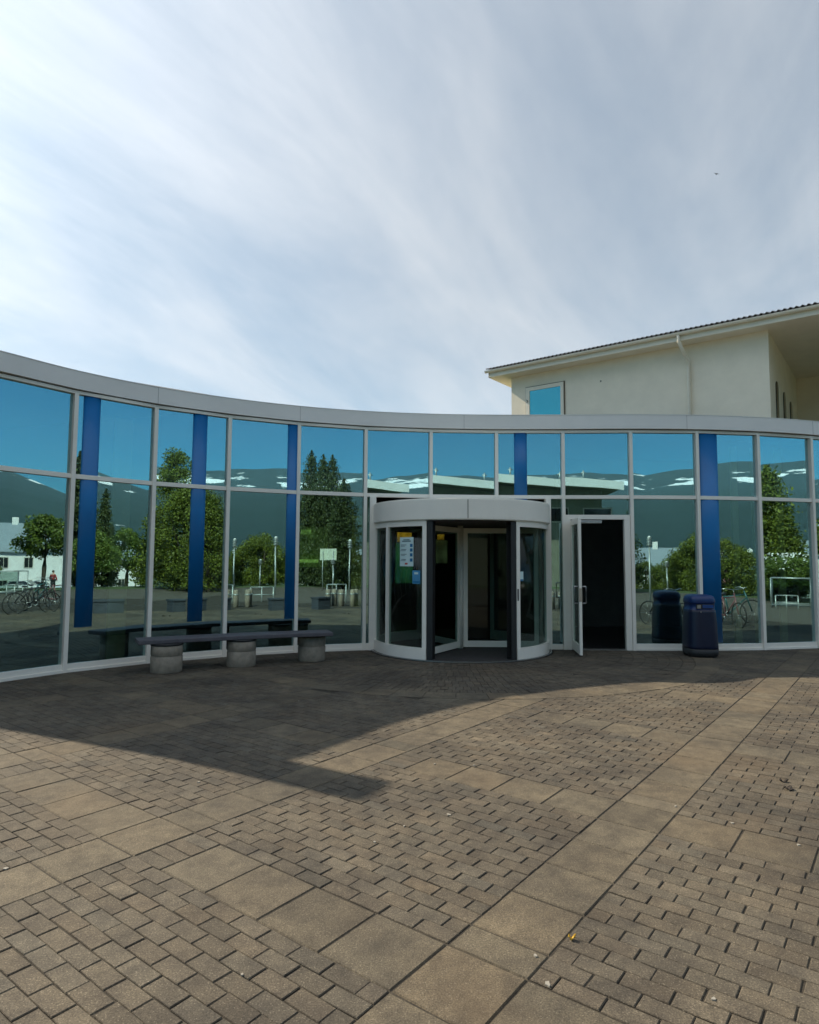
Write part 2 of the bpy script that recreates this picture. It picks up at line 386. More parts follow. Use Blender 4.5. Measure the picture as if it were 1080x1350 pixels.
def curved(a0, a1, mids=()):
    r0, r1 = 1.60, 1.67; n = max(4, int((a1-a0)/3))
    w = math.degrees(.075/1.65)
    fr = MB()
    fr.lathe(HC[0], HC[1], [(r0, .018), (r1+.015, .018), (r1+.015, .21), (r0, .21), (r0, .018)], n, a0=a0, a1=a1, cap=False, smooth=False)
    fr.lathe(HC[0], HC[1], [(r0, 2.30), (r1, 2.30), (r1, 2.399), (r0, 2.399), (r0, 2.30)], n, a0=a0, a1=a1, cap=False, smooth=False)
    for q in [a0, a1-w]+list(mids):
        fr.lathe(HC[0], HC[1], [(r0-.002, .0185), (r1+.004, .0185), (r1+.004, 2.3985), (r0-.002, 2.3985), (r0-.002, .0185)], 2, a0=q, a1=q+w, cap=False, smooth=False)
        for qq in (q, q+w):
            c_, s_ = math.cos(R(qq)), math.sin(R(qq))
            fr.add([(HC[0]+c_*r, HC[1]+s_*r, z) for r, z in ((r0-.002, .0185), (r1+.004, .0185), (r1+.004, 2.3985), (r0-.002, 2.3985))], [(0, 1, 2, 3)])
    f_ = fr.build('curved_frame', M_['alu'], drum)
    MB().lathe(HC[0], HC[1], [(1.632, .20), (1.640, .20), (1.640, 2.31), (1.632, 2.31), (1.632, .20)], n*2, a0=a0+.5, a1=a1-.5, cap=False, smooth=True).build('curved_glass', M_['door_glass'], drum)
curved(187, 245, (211.5,)); curved(301, 353); curved(8, 62); curved(118, 172)
for q0, q1 in ((245.1, 249), (297, 300.9)):
    MB().lathe(HC[0], HC[1], [(1.53, .02), (1.665, .02), (1.665, 2.384), (1.53, 2.384), (1.53, .02)], 3, a0=q0, a1=q1, cap=False, smooth=False).build('brush_seal', M_['dark'], drum)
    for qq in (q0, q1):
        pass
# small latch on right jamb
q = R(301.8); MB().obox((HC[0]+1.676*math.cos(q), HC[1]+1.676*math.sin(q)), q+R(90), -.012, .012, -.006, .006, 1.02, 1.22).build('latch', M_['dark'], drum)
MB().tube([(HC[0], HC[1], .016), (HC[0], HC[1], 2.384)], .055, 16).build('centre_shaft', M_['alu'], drum)
for an in (0, 120, 240):
    m = MB(); r_ = R(an)
    m.obox(HC, r_, .055, .14, -.026, .026, .04, 2.34).obox(HC, r_, 1.43, 1.52, -.026, .026, .04, 2.34)
    m.obox(HC, r_, .14, 1.43, -.0255, .0255, 2.24, 2.339).obox(HC, r_, .14, 1.43, -.0255, .0255, .041, .16)
    m.build('rotating_leaf', M_['alu'], drum, .003)
    MB().obox(HC, r_, .138, 1.432, -.004, .004, .155, 2.245).build('leaf_pane', M_['door_glass'], drum)
# notice on the left curved glass
def on_drum(a_, z0, z1, wd, mat, name, lines=None, rr=1.646):
    w = math.degrees(wd/rr)
    o = MB().lathe(HC[0], HC[1], [(rr-.002, z0), (rr, z0), (rr, z1), (rr-.002, z1), (rr-.002, z0)], 6, a0=a_-w/2, a1=a_+w/2, cap=False, smooth=False).build(name, mat, drum)
    return o
AN = 230.3
nt_ = on_drum(AN, 1.60, 2.11, .31, M_['paper'], 'notice')
def bar(a_, z, w, h, mat, nm):
    ww = math.degrees(w/1.65)
    MB().lathe(HC[0], HC[1], [(1.6465, z-h/2), (1.6485, z-h/2), (1.6485, z+h/2), (1.6465, z+h/2), (1.6465, z-h/2)], 3, a0=a_-ww/2, a1=a_+ww/2, cap=False, smooth=False).build(nm, mat, drum)
bar(AN, 2.065, .14, .012, M_['ink_dark'], 'notice_heading'); bar(AN, 2.04, .20, .016, M_['ink_dark'], 'notice_heading')
for k, z in enumerate((1.965, 1.885, 1.80, 1.71)):
    bar(AN+3.8, z, .055, .055, M_['ink'], 'notice_icon')
    bar(AN-2.2, z+.01, (.13, .12, .14, .11)[k], .009, M_['ink_dark'], 'notice_line'); bar(AN-2.8, z-.012, (.10, .13, .09, .12)[k], .007, M_['ink_dark'], 'notice_line')
bar(AN, 1.645, .06, .03, M_['red_ink'], 'notice_mark')
on_drum(237.8, 1.30, 1.53, .16, plain('sticker_blue', (.08, .32, .55), .5), 'sticker'); bar(237.8, 1.48, .08, .035, M_['paper'], 'sticker_mark'); bar(237.8, 1.33, .14, .03, M_['ink'], 'sticker_mark')
on_drum(305.5, 1.36, 1.52, .10, M_['paper'], 'sticker'); bar(305.5, 1.37, .09, .03, M_['ink'], 'sticker_mark')

# hall body: floor, roof, back walls --------------------------------------
FRONT = [Vector((-16, 12.7)), Vector((-11, 10.42)), Vector((-6.46, 8.40))] + ARC[1:] + [Vector((12.6, 15.8)), Vector((13.4, 16.6))]
BACKP = [Vector((-16, 24)), Vector((3.3, 23.55)), Vector((10.35, 18.15)), Vector((13.6, 16.9))]
def along(P, t):
    Ls = [(P[i+1]-P[i]).length for i in range(len(P)-1)]; s_ = t*sum(Ls)
    for i, l in enumerate(Ls):
        if s_ <= l or i == len(Ls)-1: return P[i]+(P[i+1]-P[i])*min(1, s_/l)
        s_ -= l
Lf = [0]
for i in range(len(FRONT)-1): Lf.append(Lf[-1]+(FRONT[i+1]-FRONT[i]).length)
tf = [l/Lf[-1] for l in Lf]
FR_in = offs(FRONT, .155)
BK = [along(BACKP, t) for t in tf]
TT = [0, .12, .25, .34, .5, .6, .75, 1]
def rz(i, t, dz):
    d = (BK[i]-FR_in[i]).length; return 4.50 + .20*d*t + dz
nf = len(FRONT)
rm = MB(); sk = []
for dz in (0, -.22):
    for t in TT:
        for i in range(nf):
            p = FR_in[i].lerp(BK[i], t); rm.v.append((p[0], p[1], rz(i, t, dz)))
def vid(l, j, i): return l*len(TT)*nf + j*nf + i
for j in range(len(TT)-1):
    for i in range(nf-1):
        hole = False and (j in (3,)) and (i % 6 not in (0,)) and 5 < i < nf-8
        q0 = (vid(0, j, i), vid(0, j, i+1), vid(0, j+1, i+1), vid(0, j+1, i)); q1 = tuple(reversed((vid(1, j, i), vid(1, j, i+1), vid(1, j+1, i+1), vid(1, j+1, i))))
        if hole:
            sk.append([rm.v[k] for k in q0]);
            for u_ in range(4):
                a_, b_ = q0[u_], q0[(u_+1) % 4]; n_ = nf*len(TT); rm.f.append((a_, b_, b_+n_, a_+n_)); rm.sm.append(False)
        else:
            rm.f.append(q0); rm.sm.append(False); rm.f.append(q1); rm.sm.append(False)
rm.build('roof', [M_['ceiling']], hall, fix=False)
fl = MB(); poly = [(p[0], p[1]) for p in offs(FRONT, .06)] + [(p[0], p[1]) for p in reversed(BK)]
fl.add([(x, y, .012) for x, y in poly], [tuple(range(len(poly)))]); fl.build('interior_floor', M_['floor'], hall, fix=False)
bw = MB()
for i in range(nf-1):
    a_, b_ = BK[i], BK[i+1]
    if (b_-a_).length < 1e-4: continue
    bw.add([(a_[0], a_[1], 0), (b_[0], b_[1], 0), (b_[0], b_[1], rz(i+1, 1, -.0)), (a_[0], a_[1], rz(i, 1, -.0))], [(0, 1, 2, 3)])
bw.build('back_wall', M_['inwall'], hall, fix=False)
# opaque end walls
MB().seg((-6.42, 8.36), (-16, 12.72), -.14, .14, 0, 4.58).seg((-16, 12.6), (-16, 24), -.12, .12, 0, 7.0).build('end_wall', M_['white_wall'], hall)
MB().seg((-6.75, 8.72), (-15.8, 12.83), -.03, .03, .013, 4.3).build('added_dark_lining', M_['inwall'], hall)  # unseen dark sheet added to stop the white end wall brightening the hall
MB().seg((11.6, 14.85), (12.6, 15.8), -.12, .12, 0, 4.5).seg((12.6, 15.8), (13.5, 16.8), -.12, .12, 0, 4.5).build('end_wall', M_['white_wall'], hall)
MB().obox((-6.36, 8.36), R(240), -.25, .22, -.16, .16, 0, 5.55).build('end_pylon', M_['white_wall'], hall, .01)
def on_glass(px):
    k = (px-540)/F
    for i in range(len(MUL)-1):
        (ax, ay), (bx_, by_) = MUL[i], MUL[i+1]; t = (k*ay-ax)/((bx_-ax)-k*(by_-ay))
        if 0 <= t <= 1:
            n_ = Vector((-(by_-ay), bx_-ax)).normalized(); return Vector((ax+(bx_-ax)*t, ay+(by_-ay)*t)), n_
for (px, r_, zb) in ((114.6, .130, .66), (260.0, .127, .64), (385.9, .127, .62), (687.2, .128, 2.83), (937.0, .192, .15)):
    q, n_ = on_glass(px); e_ = Vector((n_[1], -n_[0])); cm = MB(); K = 36
    ring = [q+e_*(r_*math.cos(2*math.pi*k/K))+n_*(.046*math.copysign(abs(math.sin(2*math.pi*k/K))**.9, math.sin(2*math.pi*k/K))) for k in range(K)]
    cm.prism(ring, zb, ZG-.001, True); cm.build('column', M_['blue'], hall)
MB().seg((3.9, 17.0), (9.5, 17.3), -.08, .08, 0.012, 4.4).build('partition', plain('dark_partition', (.12, .11, .10), .9), hall)
# things glimpsed inside: panels, walls and shelf made to glow in place of room light
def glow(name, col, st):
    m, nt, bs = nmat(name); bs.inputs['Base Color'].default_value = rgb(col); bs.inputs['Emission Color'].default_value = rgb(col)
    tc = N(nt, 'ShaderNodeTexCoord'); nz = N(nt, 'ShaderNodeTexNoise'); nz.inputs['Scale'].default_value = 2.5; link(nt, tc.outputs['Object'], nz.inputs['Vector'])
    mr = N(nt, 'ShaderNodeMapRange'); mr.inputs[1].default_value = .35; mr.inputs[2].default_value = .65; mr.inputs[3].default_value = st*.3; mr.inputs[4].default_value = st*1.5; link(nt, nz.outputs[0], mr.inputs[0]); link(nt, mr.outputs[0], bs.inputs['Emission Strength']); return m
def inside_box(px0, px1, y0, y1, Y, mat, nm):
    MB().box((px0-540)/F*Y, (px1-540)/F*Y, Y, Y+.08, H+(738-y1)/F*Y, H+(738-y0)/F*Y).build(nm, mat, hall)
gg = glow('glow_green_wall', (.22, .36, .07), .05); gb = glow('lit_green_lamp', (.45, .8, .15), .35); go_ = glow('lit_orange_panel', (.9, .38, .03), .9)
inside_box(396, 432, 695, 748, 19.0, gg, 'glow_wall'); inside_box(397, 410, 699, 705, 18.8, gb, 'ceiling_light'); inside_box(394, 420, 738, 742, 18.8, gb, 'glow_shelf')
inside_box(464, 479, 680, 800, 19.2, glow('glow_olive_wall', (.35, .40, .06), .05), 'glow_wall')
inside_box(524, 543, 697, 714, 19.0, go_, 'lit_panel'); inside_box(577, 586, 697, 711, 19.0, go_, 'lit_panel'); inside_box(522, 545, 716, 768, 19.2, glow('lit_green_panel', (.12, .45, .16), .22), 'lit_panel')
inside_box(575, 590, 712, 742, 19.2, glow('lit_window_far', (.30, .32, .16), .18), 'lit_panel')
CURT = plain('pale_olive_curtain', (.50, .55, .28), .9, 0, .1, 1)
for (p0, p1) in ((164, 188), (955, 969), (989, 997), (1021, 1034), (1054, 1062)):
    q, n_ = on_glass(p0); q2, n2_ = on_glass(p1); q = q+n_*.55; q2 = q2+n2_*.55
    MB().seg(q, q2, -.03, .03, .05, 4.1).build('curtain', CURT, hall)
# ------------------------------------------------------------------ bench
bench = empty('bench', (-2.6, 10.3, 0), 0, 'long low bench with a thin dark slab seat on three round concrete pedestals', 'bench')
bp = [Vector((-3.93-.05, 9.60)), Vector((-3.3, 9.98)), Vector((-2.62, 10.32)), Vector((-1.95, 10.62)), Vector((-1.26, 10.87))]
bl = smooth_line([tuple(p) for p in bp], 5)
loc = lambda P_: [Vector((p[0]+2.6, p[1]-10.3)) for p in P_]
strip(loc(bl), 0.0, .44, .435, .50).build('seat', M_['seat'], bench, .012)
for (x, y, r_) in ((-3.68, 9.93, .231), (-2.69, 10.50, .228), (-1.653, 11.12, .232)):
    m = MB().lathe(x+2.6, y-10.3, [(r_-.008, 0), (r_, .012), (r_, .235), (r_-.008, .243), (r_-.008, .252), (r_, .26), (r_, .395), (r_-.01, .405)], 40)
    pd = m.build('pedestal', M_['concrete'], bench)
    MB().lathe(x+2.6, y-10.3, [(r_+.005, .405), (r_+.005, .436)], 40).build('bearing_plate', M_['dark'], pd)
# ------------------------------------------------------------------ litter bin
bx, by = 5.30, 11.86
lb = empty('litter_bin', (bx, by, 0), 0, 'dark navy plastic litter bin in front of the glass wall beside a blue column', 'litter bin')
def sq(r, z, p=3.2, n=40):
    return [(r*math.copysign(abs(math.cos(t))**(2/p), math.cos(t)), r*math.copysign(abs(math.sin(t))**(2/p), math.sin(t)), z) for t in [2*math.pi*k/n for k in range(n)]]
def loft(prof, p=3.2, n=40):
    m = MB(); v = []
    for (r, z) in prof: v += sq(r, z, p, n)
    f = [(j*n+k, j*n+(k+1) % n, (j+1)*n+(k+1) % n, (j+1)*n+k) for j in range(len(prof)-1) for k in range(n)]
    m.add(v, f, True); L_ = len(prof)-1
    m.f.append(tuple(reversed(range(n)))); m.sm.append(False); m.f.append(tuple(L_*n+k for k in range(n))); m.sm.append(False)
    return m
loft([(.25, .0), (.27, .02), (.295, .05), (.302, .15)]).build('base', M_['binbase'], lb, 0)
loft([(.290, .151), (.300, .16), (.298, .2), (.285, .6), (.270, .80), (.268, .845)]).build('body', M_['bin'], lb)
loft([(.262, .846), (.252, .85), (.252, .96), (.262, .965), (.266, .98), (.262, 1.03), (.245, 1.075), (.20, 1.105), (.12, 1.115)]).build('hood', M_['binlid'], lb)
MB().box(-.17, .17, -.262, -.252, .868, .95).build('opening', M_['dark'], lb)
MB().box(-.05, .16, -.268, -.2625, .878, .938).build('flap', plain('flap_blue', (.012, .065, .25), .35), lb, .003)
MB().box(-.155, -.085, -.268, -.2625, .872, .935).build('sticker', M_['gum'], lb)
MB().box(-.10, -.085, -.2865, -.276, .80, .82).build('lock', M_['steel'], lb)

lb.scale = (.92, .92, 1)
# ------------------------------------------------------------------ paving
du = np.array([math.cos(TH), math.sin(TH)]); dv = np.array([-du[1], du[0]])
def arc_y(x):
    P = MUL
    for i in range(len(P)-1):
        if P[i][0] <= x <= P[i+1][0]: return P[i][1]+(P[i+1][1]-P[i][1])*(x-P[i][0])/(P[i+1][0]-P[i][0])
    return 8.3-1.0*(-6.3-x)*-.4 if x < P[0][0] else 15
class Pave:
    def __init__(s): s.q = []; s.t = []
    def rect(s, corners, z, tilt, ch, tone):
        s.q.append((corners, z, tilt, ch)); s.t.append(tone)
    def build(s, name, mat, parent=None):
        nq = len(s.q); V = np.zeros((nq*8, 3)); 
        for k, (c, z, tl, ch) in enumerate(s.q):
            c = np.array(c); ce = c.mean(0); w = c-ce; L = np.linalg.norm(w, axis=1, keepdims=True)
            inn = ce + w*(1-ch*1.4/L); rel = inn-ce
            V[k*8:k*8+4, :2] = inn; V[k*8:k*8+4, 2] = z + rel@np.array(tl)
            V[k*8+4:k*8+8, :2] = c; V[k*8+4:k*8+8, 2] = z - ch*1.2 + rel@np.array(tl)
        fc = []
        for k in range(nq):
            b = k*8; fc.append((b, b+1, b+2, b+3))
            for j in range(4): j2 = (j+1) % 4; fc.append((b+4+j, b+4+j2, b+j2, b+j))
        lo = V.copy()
        me = bpy.data.meshes.new(name); me.from_pydata(V.tolist(), [], fc)
        ca = me.color_attributes.new('tone', 'FLOAT_COLOR', 'POINT')
        cols = np.ones((nq*8, 4), dtype=np.float32)
        for k, t in enumerate(s.t): cols[k*8:k*8+8, :3] = t
        ca.data.foreach_set('color', cols.ravel()); me.materials.append(mat); me.update()
        o = bpy.data.objects.new(name, me); COL.objects.link(o)
        if parent: o.parent = parent
        return o
pb = Pave(); ps = Pave()
CR = 4.42; RW = .40
def inside(x, y):
    if y < .2 or y > 14.8 or abs(x) > 1.6+.80*y: return False
    if x < -6.3: return y < 8.3+(-6.3-x)*.45
    if x > 11.5: return y < 14.8
    return y < arc_y(x)-.02 and x < 11
def tone(s_=.1, warm=.02):
    g = 1+rng.normal(0, s_); w = rng.normal(0, warm); return (max(.5, g*(1+w)), max(.5, g), max(.45, g*(1-w)))
def put(P, u0, u1, v0, v1, slab, jit=0):
    uc, vc = (u0+u1)/2, (v0+v1)/2; c = du*uc+dv*vc
    if not inside(c[0], c[1]): return
    d = math.hypot(c[0]-HC[0], c[1]-HC[1])
    if d < CR: return
    g = .0036 if slab else .0026
    j = rng.normal(0, .0016 if slab else .0016, 4)
    a_ = rng.normal(0, .003 if slab else .010)
    gu = g*1.5 if slab else g
    pts = [(u0+gu+j[0], v0+g+j[1]), (u1-gu+j[0], v0+g+j[1]), (u1-gu+j[0], v1-g+j[1]), (u0+gu+j[0], v1-g+j[1])]
    ca, sa = math.cos(a_), math.sin(a_)
    cs = []
    for (pu, pv) in pts:
        x, y = pu-uc, pv-vc; x, y = x*ca-y*sa, x*sa+y*ca; q = du*(uc+x)+dv*(vc+y); cs.append((q[0], q[1]))
    P.rect(cs, rng.normal(0, .0007), tuple(rng.normal(0, .002 if slab else .008, 2)), .0055 if slab else .0034, tone(.055 if slab else .085))
PU, PV = 2.19, 2.30; RU, RV = .405, .40
for iu in range(-4, 9):
    u0 = 2.10+PU*iu
    for iv in range(-7, 6):
        v0 = 1.29+PV*iv
        # intersection slab, band along u, band along v
        put(ps, u0, u0+RU, v0, v0+RV, True)
        put(ps, u0+RU, u0+RU+.2, v0, v0+RV, True)
        L = (PU-RU-.2)/4
        for k in range(4): put(ps, u0+RU+.2+k*L, u0+RU+.2+(k+1)*L, v0, v0+RV, True)
        rest = PV-RV-4*.41
        vs0 = v0+RV+(rest if v0 < 0 else 0); vr = v0+RV if v0 < 0 else v0+PV-rest
        for k in range(4): put(ps, u0, u0+RU, vs0+k*.41, vs0+(k+1)*.41, True)
        for k in range(4): put(pb, u0+k*RU/4, u0+(k+1)*RU/4, vr, vr+rest, False)
        n_r = 18; hh = (PU-RU)/n_r
        for r_ in range(n_r):
            ua = u0+RU+r_*hh; ub = ua+hh; v = v0+RV; end = v0+PV
            if r_ % 2: put(pb, ua, ub, v, v+.1, False); v += .1
            while v < end-.02:
                w = min(.2, end-v); put(pb, ua, ub, v, v+w, False); v += w
# fan around the revolving door
r0 = 1.76; ring = 0
while r0 < CR-.42:
    rr = r0+.2; n = int(2*math.pi*(r0+.1)/.1); off = (ring % 2)*.5
    for k in range(n):
        a0 = 2*math.pi*(k+off)/n+.01*ring; a1 = a0+2*math.pi/n
        am = (a0+a1)/2; rm_ = (r0+rr)/2; x, y = HC[0]+rm_*math.cos(am), HC[1]+rm_*math.sin(am)
        if math.sin(am) > .12 or not inside(x, y): continue
        ga = .003/rm_
        cs = [(HC[0]+q*math.cos(w), HC[1]+q*math.sin(w)) for q, w in ((r0+.003, a0+ga), (rr-.003, a0+ga), (rr-.003, a1-ga), (r0+.003, a1-ga))]
        pb.rect(cs, rng.normal(0, .002), tuple(rng.normal(0, .012, 2)), .0045, tone(.085))
    r0 = rr; ring += 1
re_ = r0; n = int(2*math.pi*(re_+.2)/.4)
for k in range(n):
    a0 = 2*math.pi*k/n; a1 = a0+2*math.pi/n; am = (a0+a1)/2
    x, y = HC[0]+(re_+.2)*math.cos(am), HC[1]+(re_+.2)*math.sin(am)
    if math.sin(am) > .12 or not inside(x, y): continue
    N5 = 5
    cs = [(HC[0]+q*math.cos(w), HC[1]+q*math.sin(w)) for q, w in ((re_+.003, a0+.0006), (CR+.10, a0+.0006), (CR+.10, a1-.0006), (re_+.003, a1-.0006))]
    ps.rect(cs, .004+rng.normal(0, .001), tuple(rng.normal(0, .002, 2)), .0035, tone(.06))
tag(pb.build('brick_paving', M_['brick']), kind='structure'); tag(ps.build('slab_paving', M_['slab']), kind='structure')

# ------------------------------------------------------------------ ground (one sheet out to the mountains)
GC = (1.0, 6.0)
def ground_z(x, y):
    r = math.hypot(x-GC[0], y-GC[1])
    if r < 26: return -.03
    if r < 85: return -.03-3.6*((r-26)/59)**1.0
    if r < 400: return -3.63-6*(r-85)/315
    return -9.6
gm, gnt, gbs = nmat('plaza_and_grass')
geo = N(gnt, 'ShaderNodeNewGeometry')
sub = N(gnt, 'ShaderNodeVectorMath', operation='SUBTRACT'); sub.inputs[1].default_value = (GC[0], GC[1], 0); link(gnt, geo.outputs['Position'], sub.inputs[0])
ln = N(gnt, 'ShaderNodeVectorMath', operation='LENGTH'); link(gnt, sub.outputs[0], ln.inputs[0])
brk = N(gnt, 'ShaderNodeTexBrick'); brk.inputs['Scale'].default_value = 2.4; brk.inputs['Mortar Size'].default_value = .02
brk.inputs['Color1'].default_value = rgb((.105, .092, .072)); brk.inputs['Color2'].default_value = rgb((.09, .08, .062)); brk.inputs['Mortar'].default_value = rgb((.06, .05, .04))
mp = N(gnt, 'ShaderNodeMapping'); mp.inputs['Rotation'].default_value = (0, 0, -TH); link(gnt, geo.outputs['Position'], mp.inputs['Vector']); link(gnt, mp.outputs[0], brk.inputs['Vector'])
gn = N(gnt, 'ShaderNodeTexNoise'); gn.inputs['Scale'].default_value = .05; gn.inputs['Detail'].default_value = 9; link(gnt, geo.outputs['Position'], gn.inputs['Vector'])
gr = N(gnt, 'ShaderNodeValToRGB'); gr.color_ramp.elements[0].color = rgb((.03, .06, .018)); gr.color_ramp.elements[1].color = rgb((.085, .115, .035)); gr.color_ramp.elements[0].position = .35; gr.color_ramp.elements[1].position = .65
link(gnt, gn.outputs[0], gr.inputs[0])
gt = N(gnt, 'ShaderNodeMath', operation='GREATER_THAN'); gt.inputs[1].default_value = 22.0; link(gnt, ln.outputs['Value'], gt.inputs[0])
gx = N(gnt, 'ShaderNodeMix', data_type='RGBA'); link(gnt, gt.outputs[0], gx.inputs[0]); link(gnt, brk.outputs['Color'], gx.inputs[6]); link(gnt, gr.outputs[0], gx.inputs[7])
link(gnt, gx.outputs[2], gbs.inputs['Base Color']); gbs.inputs['Roughness'].default_value = .9
rads = [0, 4, 8, 12, 16, 20, 23, 26, 32, 40, 50, 60, 70, 85, 110, 150, 200, 300, 400, 700, 1200, 2500, 5000, 9000]
v = [(GC[0], GC[1], -.03)]; nseg = 72
for r_ in rads[1:]:
    for k in range(nseg):
        a_ = 2*math.pi*k/nseg; x, y = GC[0]+r_*math.cos(a_), GC[1]+r_*math.sin(a_); v.append((x, y, ground_z(x, y)))
f = [(0, 1+k, 1+(k+1) % nseg) for k in range(nseg)]
for j in range(len(rads)-2):
    for k in range(nseg): f.append((1+j*nseg+k, 1+(j+1)*nseg+k, 1+(j+1)*nseg+(k+1) % nseg, 1+j*nseg+(k+1) % nseg))
g = MB(); g.add(v, f, True); tag(g.build('ground', gm, fix=False), kind='structure')
# joint bed under the detailed paving
jb = MB(); jb.add([(-13, -.2, -.0062), (13, -.2, -.0062), (13, 16, -.0062), (-13, 16, -.0062)], [(0, 1, 2, 3)]); tag(jb.build('paving_bed', M_['joint'], fix=False), kind='structure')
# street to the right/back (lower level), asphalt
def road(pts, w, name, mat):
    L_ = [Vector(p) for p in pts]; A = offs(L_, w/2); B = offs(L_, -w/2); m = MB(); n = len(L_)
    m.add([(p[0], p[1], ground_z(p[0], p[1])+.06) for p in A]+[(p[0], p[1], ground_z(p[0], p[1])+.06) for p in B], [(i, i+1, n+i+1, n+i) for i in range(n-1)])
    return tag(m.build(name, mat, fix=False), kind='structure')
road([(56+t*2.0, -60+t*12.0) for t in range(0, 12)], 16, 'road', M_['asphalt'])

# ------------------------------------------------------------------ mirrored world: helpers that find where a reflected feature stands
fw = np.array([0, math.cos(PIT), math.sin(PIT)]); up0 = np.array([0, -math.sin(PIT), math.cos(PIT)]); r0v = np.array([1., 0, 0])
cr_ = math.cos(ROLL)*r0v+math.sin(ROLL)*up0; cu_ = math.cos(ROLL)*up0-math.sin(ROLL)*r0v
AZ = {0: (-5.5, 9.2, 5, 81.9, .05), 1: (-4.8, 10.2, 105, 65.2, .055), 2: (-3.8, 11.05, 205, 49.1, .06), 3: (-2.7, 11.7, 305, 37.7, .064), 4: (-1.5, 12.2, 405, 25.9, .065),
      5: (-.2, 12.5, 485, 14.5, .0663), 6: (1.1, 12.65, 585, 8.1, .0667), 7: (2.3, 12.66, 665, 4.8, .065), 8: (3.6, 12.6, 745, 7.5, .0625), 9: (4.95, 12.58, 845, 21.4, .0585), 10: (6.2, 12.66, 925, 38.9, .055), 11: (7.5, 12.9, 1005, 56.8, .05)}
def spot(pane_, px, D):
    """ground point seen in a pane at picture column px, D metres of light path from the camera"""
    ox, oy, p0, a0, k = AZ[pane_]; az = R(a0+(px-p0)*k)
    d = D-math.hypot(ox, oy); x, y = ox+d*math.sin(az), oy-d*math.cos(az)
    return Vector((x, y, ground_z(x, y)))
def zat(y, D): return H+(738-y)/F*D

# ------------------------------------------------------------------ trees
def leaves(n, pts, size, rg, flat=.0):
    """n leaf quads around given points -> verts, faces"""
    V = np.zeros((n*4, 3)); P = pts
    a_ = rg.normal(size=(n, 3)); a_ /= np.linalg.norm(a_, axis=1, keepdims=True)
    b_ = np.cross(a_, rg.normal(size=(n, 3))); b_ /= np.linalg.norm(b_, axis=1, keepdims=True)
    s = size*(.6+.8*rg.random((n, 1)))
    V[0::4] = P-a_*s; V[1::4] = P-b_*s*.55; V[2::4] = P+a_*s; V[3::4] = P+b_*s*.55
    return V
def leaf_obj(name, V, mat, parent):
    n = len(V)//4; me = bpy.data.meshes.new(name)
    me.vertices.add(len(V)); me.vertices.foreach_set('co', V.astype(np.float32).ravel())
    me.loops.add(n*4); me.loops.foreach_set('vertex_index', np.arange(n*4, dtype=np.int32))
    me.polygons.add(n); me.polygons.foreach_set('loop_start', np.arange(0, n*4, 4, dtype=np.int32)); me.polygons.foreach_set('loop_total', np.full(n, 4, dtype=np.int32))
    me.update(calc_edges=True); me.materials.append(mat)
    o = bpy.data.objects.new(name, me); COL.objects.link(o); o.parent = parent; return o
def broadleaf(h, w, trunk_h, mat, seed, nclump=70, nleaf=7000, size=.075, taper=.0):
    """unit tree built at real size; returns the empty"""
    rg = np.random.default_rng(seed); rd = random.Random(seed)
    t = empty('broadleaf_tree')
    m = MB(); m.tube([(0, 0, -.4), (.03, .02, trunk_h*.6), (.0, .05, trunk_h*1.1), (.08, 0, h*.6), (.05, 0, h*.85)], [.16, .12, .1, .06, .02], 8)
    cs = []
    for k in range(nclump):
        zz = rd.uniform(0, 1); a_ = rd.uniform(0, 6.28)
        prof = math.sin(math.pi*min(1, (zz*.92+.08)**(.75+taper)))**.6 if taper == 0 else (1-zz)**.55*min(1, (zz+.15)*3.5)
        rr = w/2*prof*rd.uniform(.45, 1.0)
        cs.append((rr*math.cos(a_), rr*math.sin(a_), trunk_h+(h-trunk_h)*zz, rd.uniform(.10, .2)*w))
    for k in range(9):
        c = cs[k]; z0 = trunk_h*rd.uniform(.8, 1.3)
        m.tube([(0.03, 0.03, z0), (c[0]*.5, c[1]*.5, (z0+c[2])/2), (c[0], c[1], c[2])], [.06, .04, .015], 5)
    m.build('trunk', M_['bark'], t)
    C = np.array(cs); idx = rg.integers(0, nclump, nleaf)
    d = rg.normal(size=(nleaf, 3)); d /= np.linalg.norm(d, axis=1, keepdims=True)
    P = C[idx, :3]+d*(C[idx, 3:4]*rg.random((nleaf, 1))**.45)*np.array([1, 1, .75])
    leaf_obj('crown', leaves(nleaf, P, size, rg), mat, t)
    return t
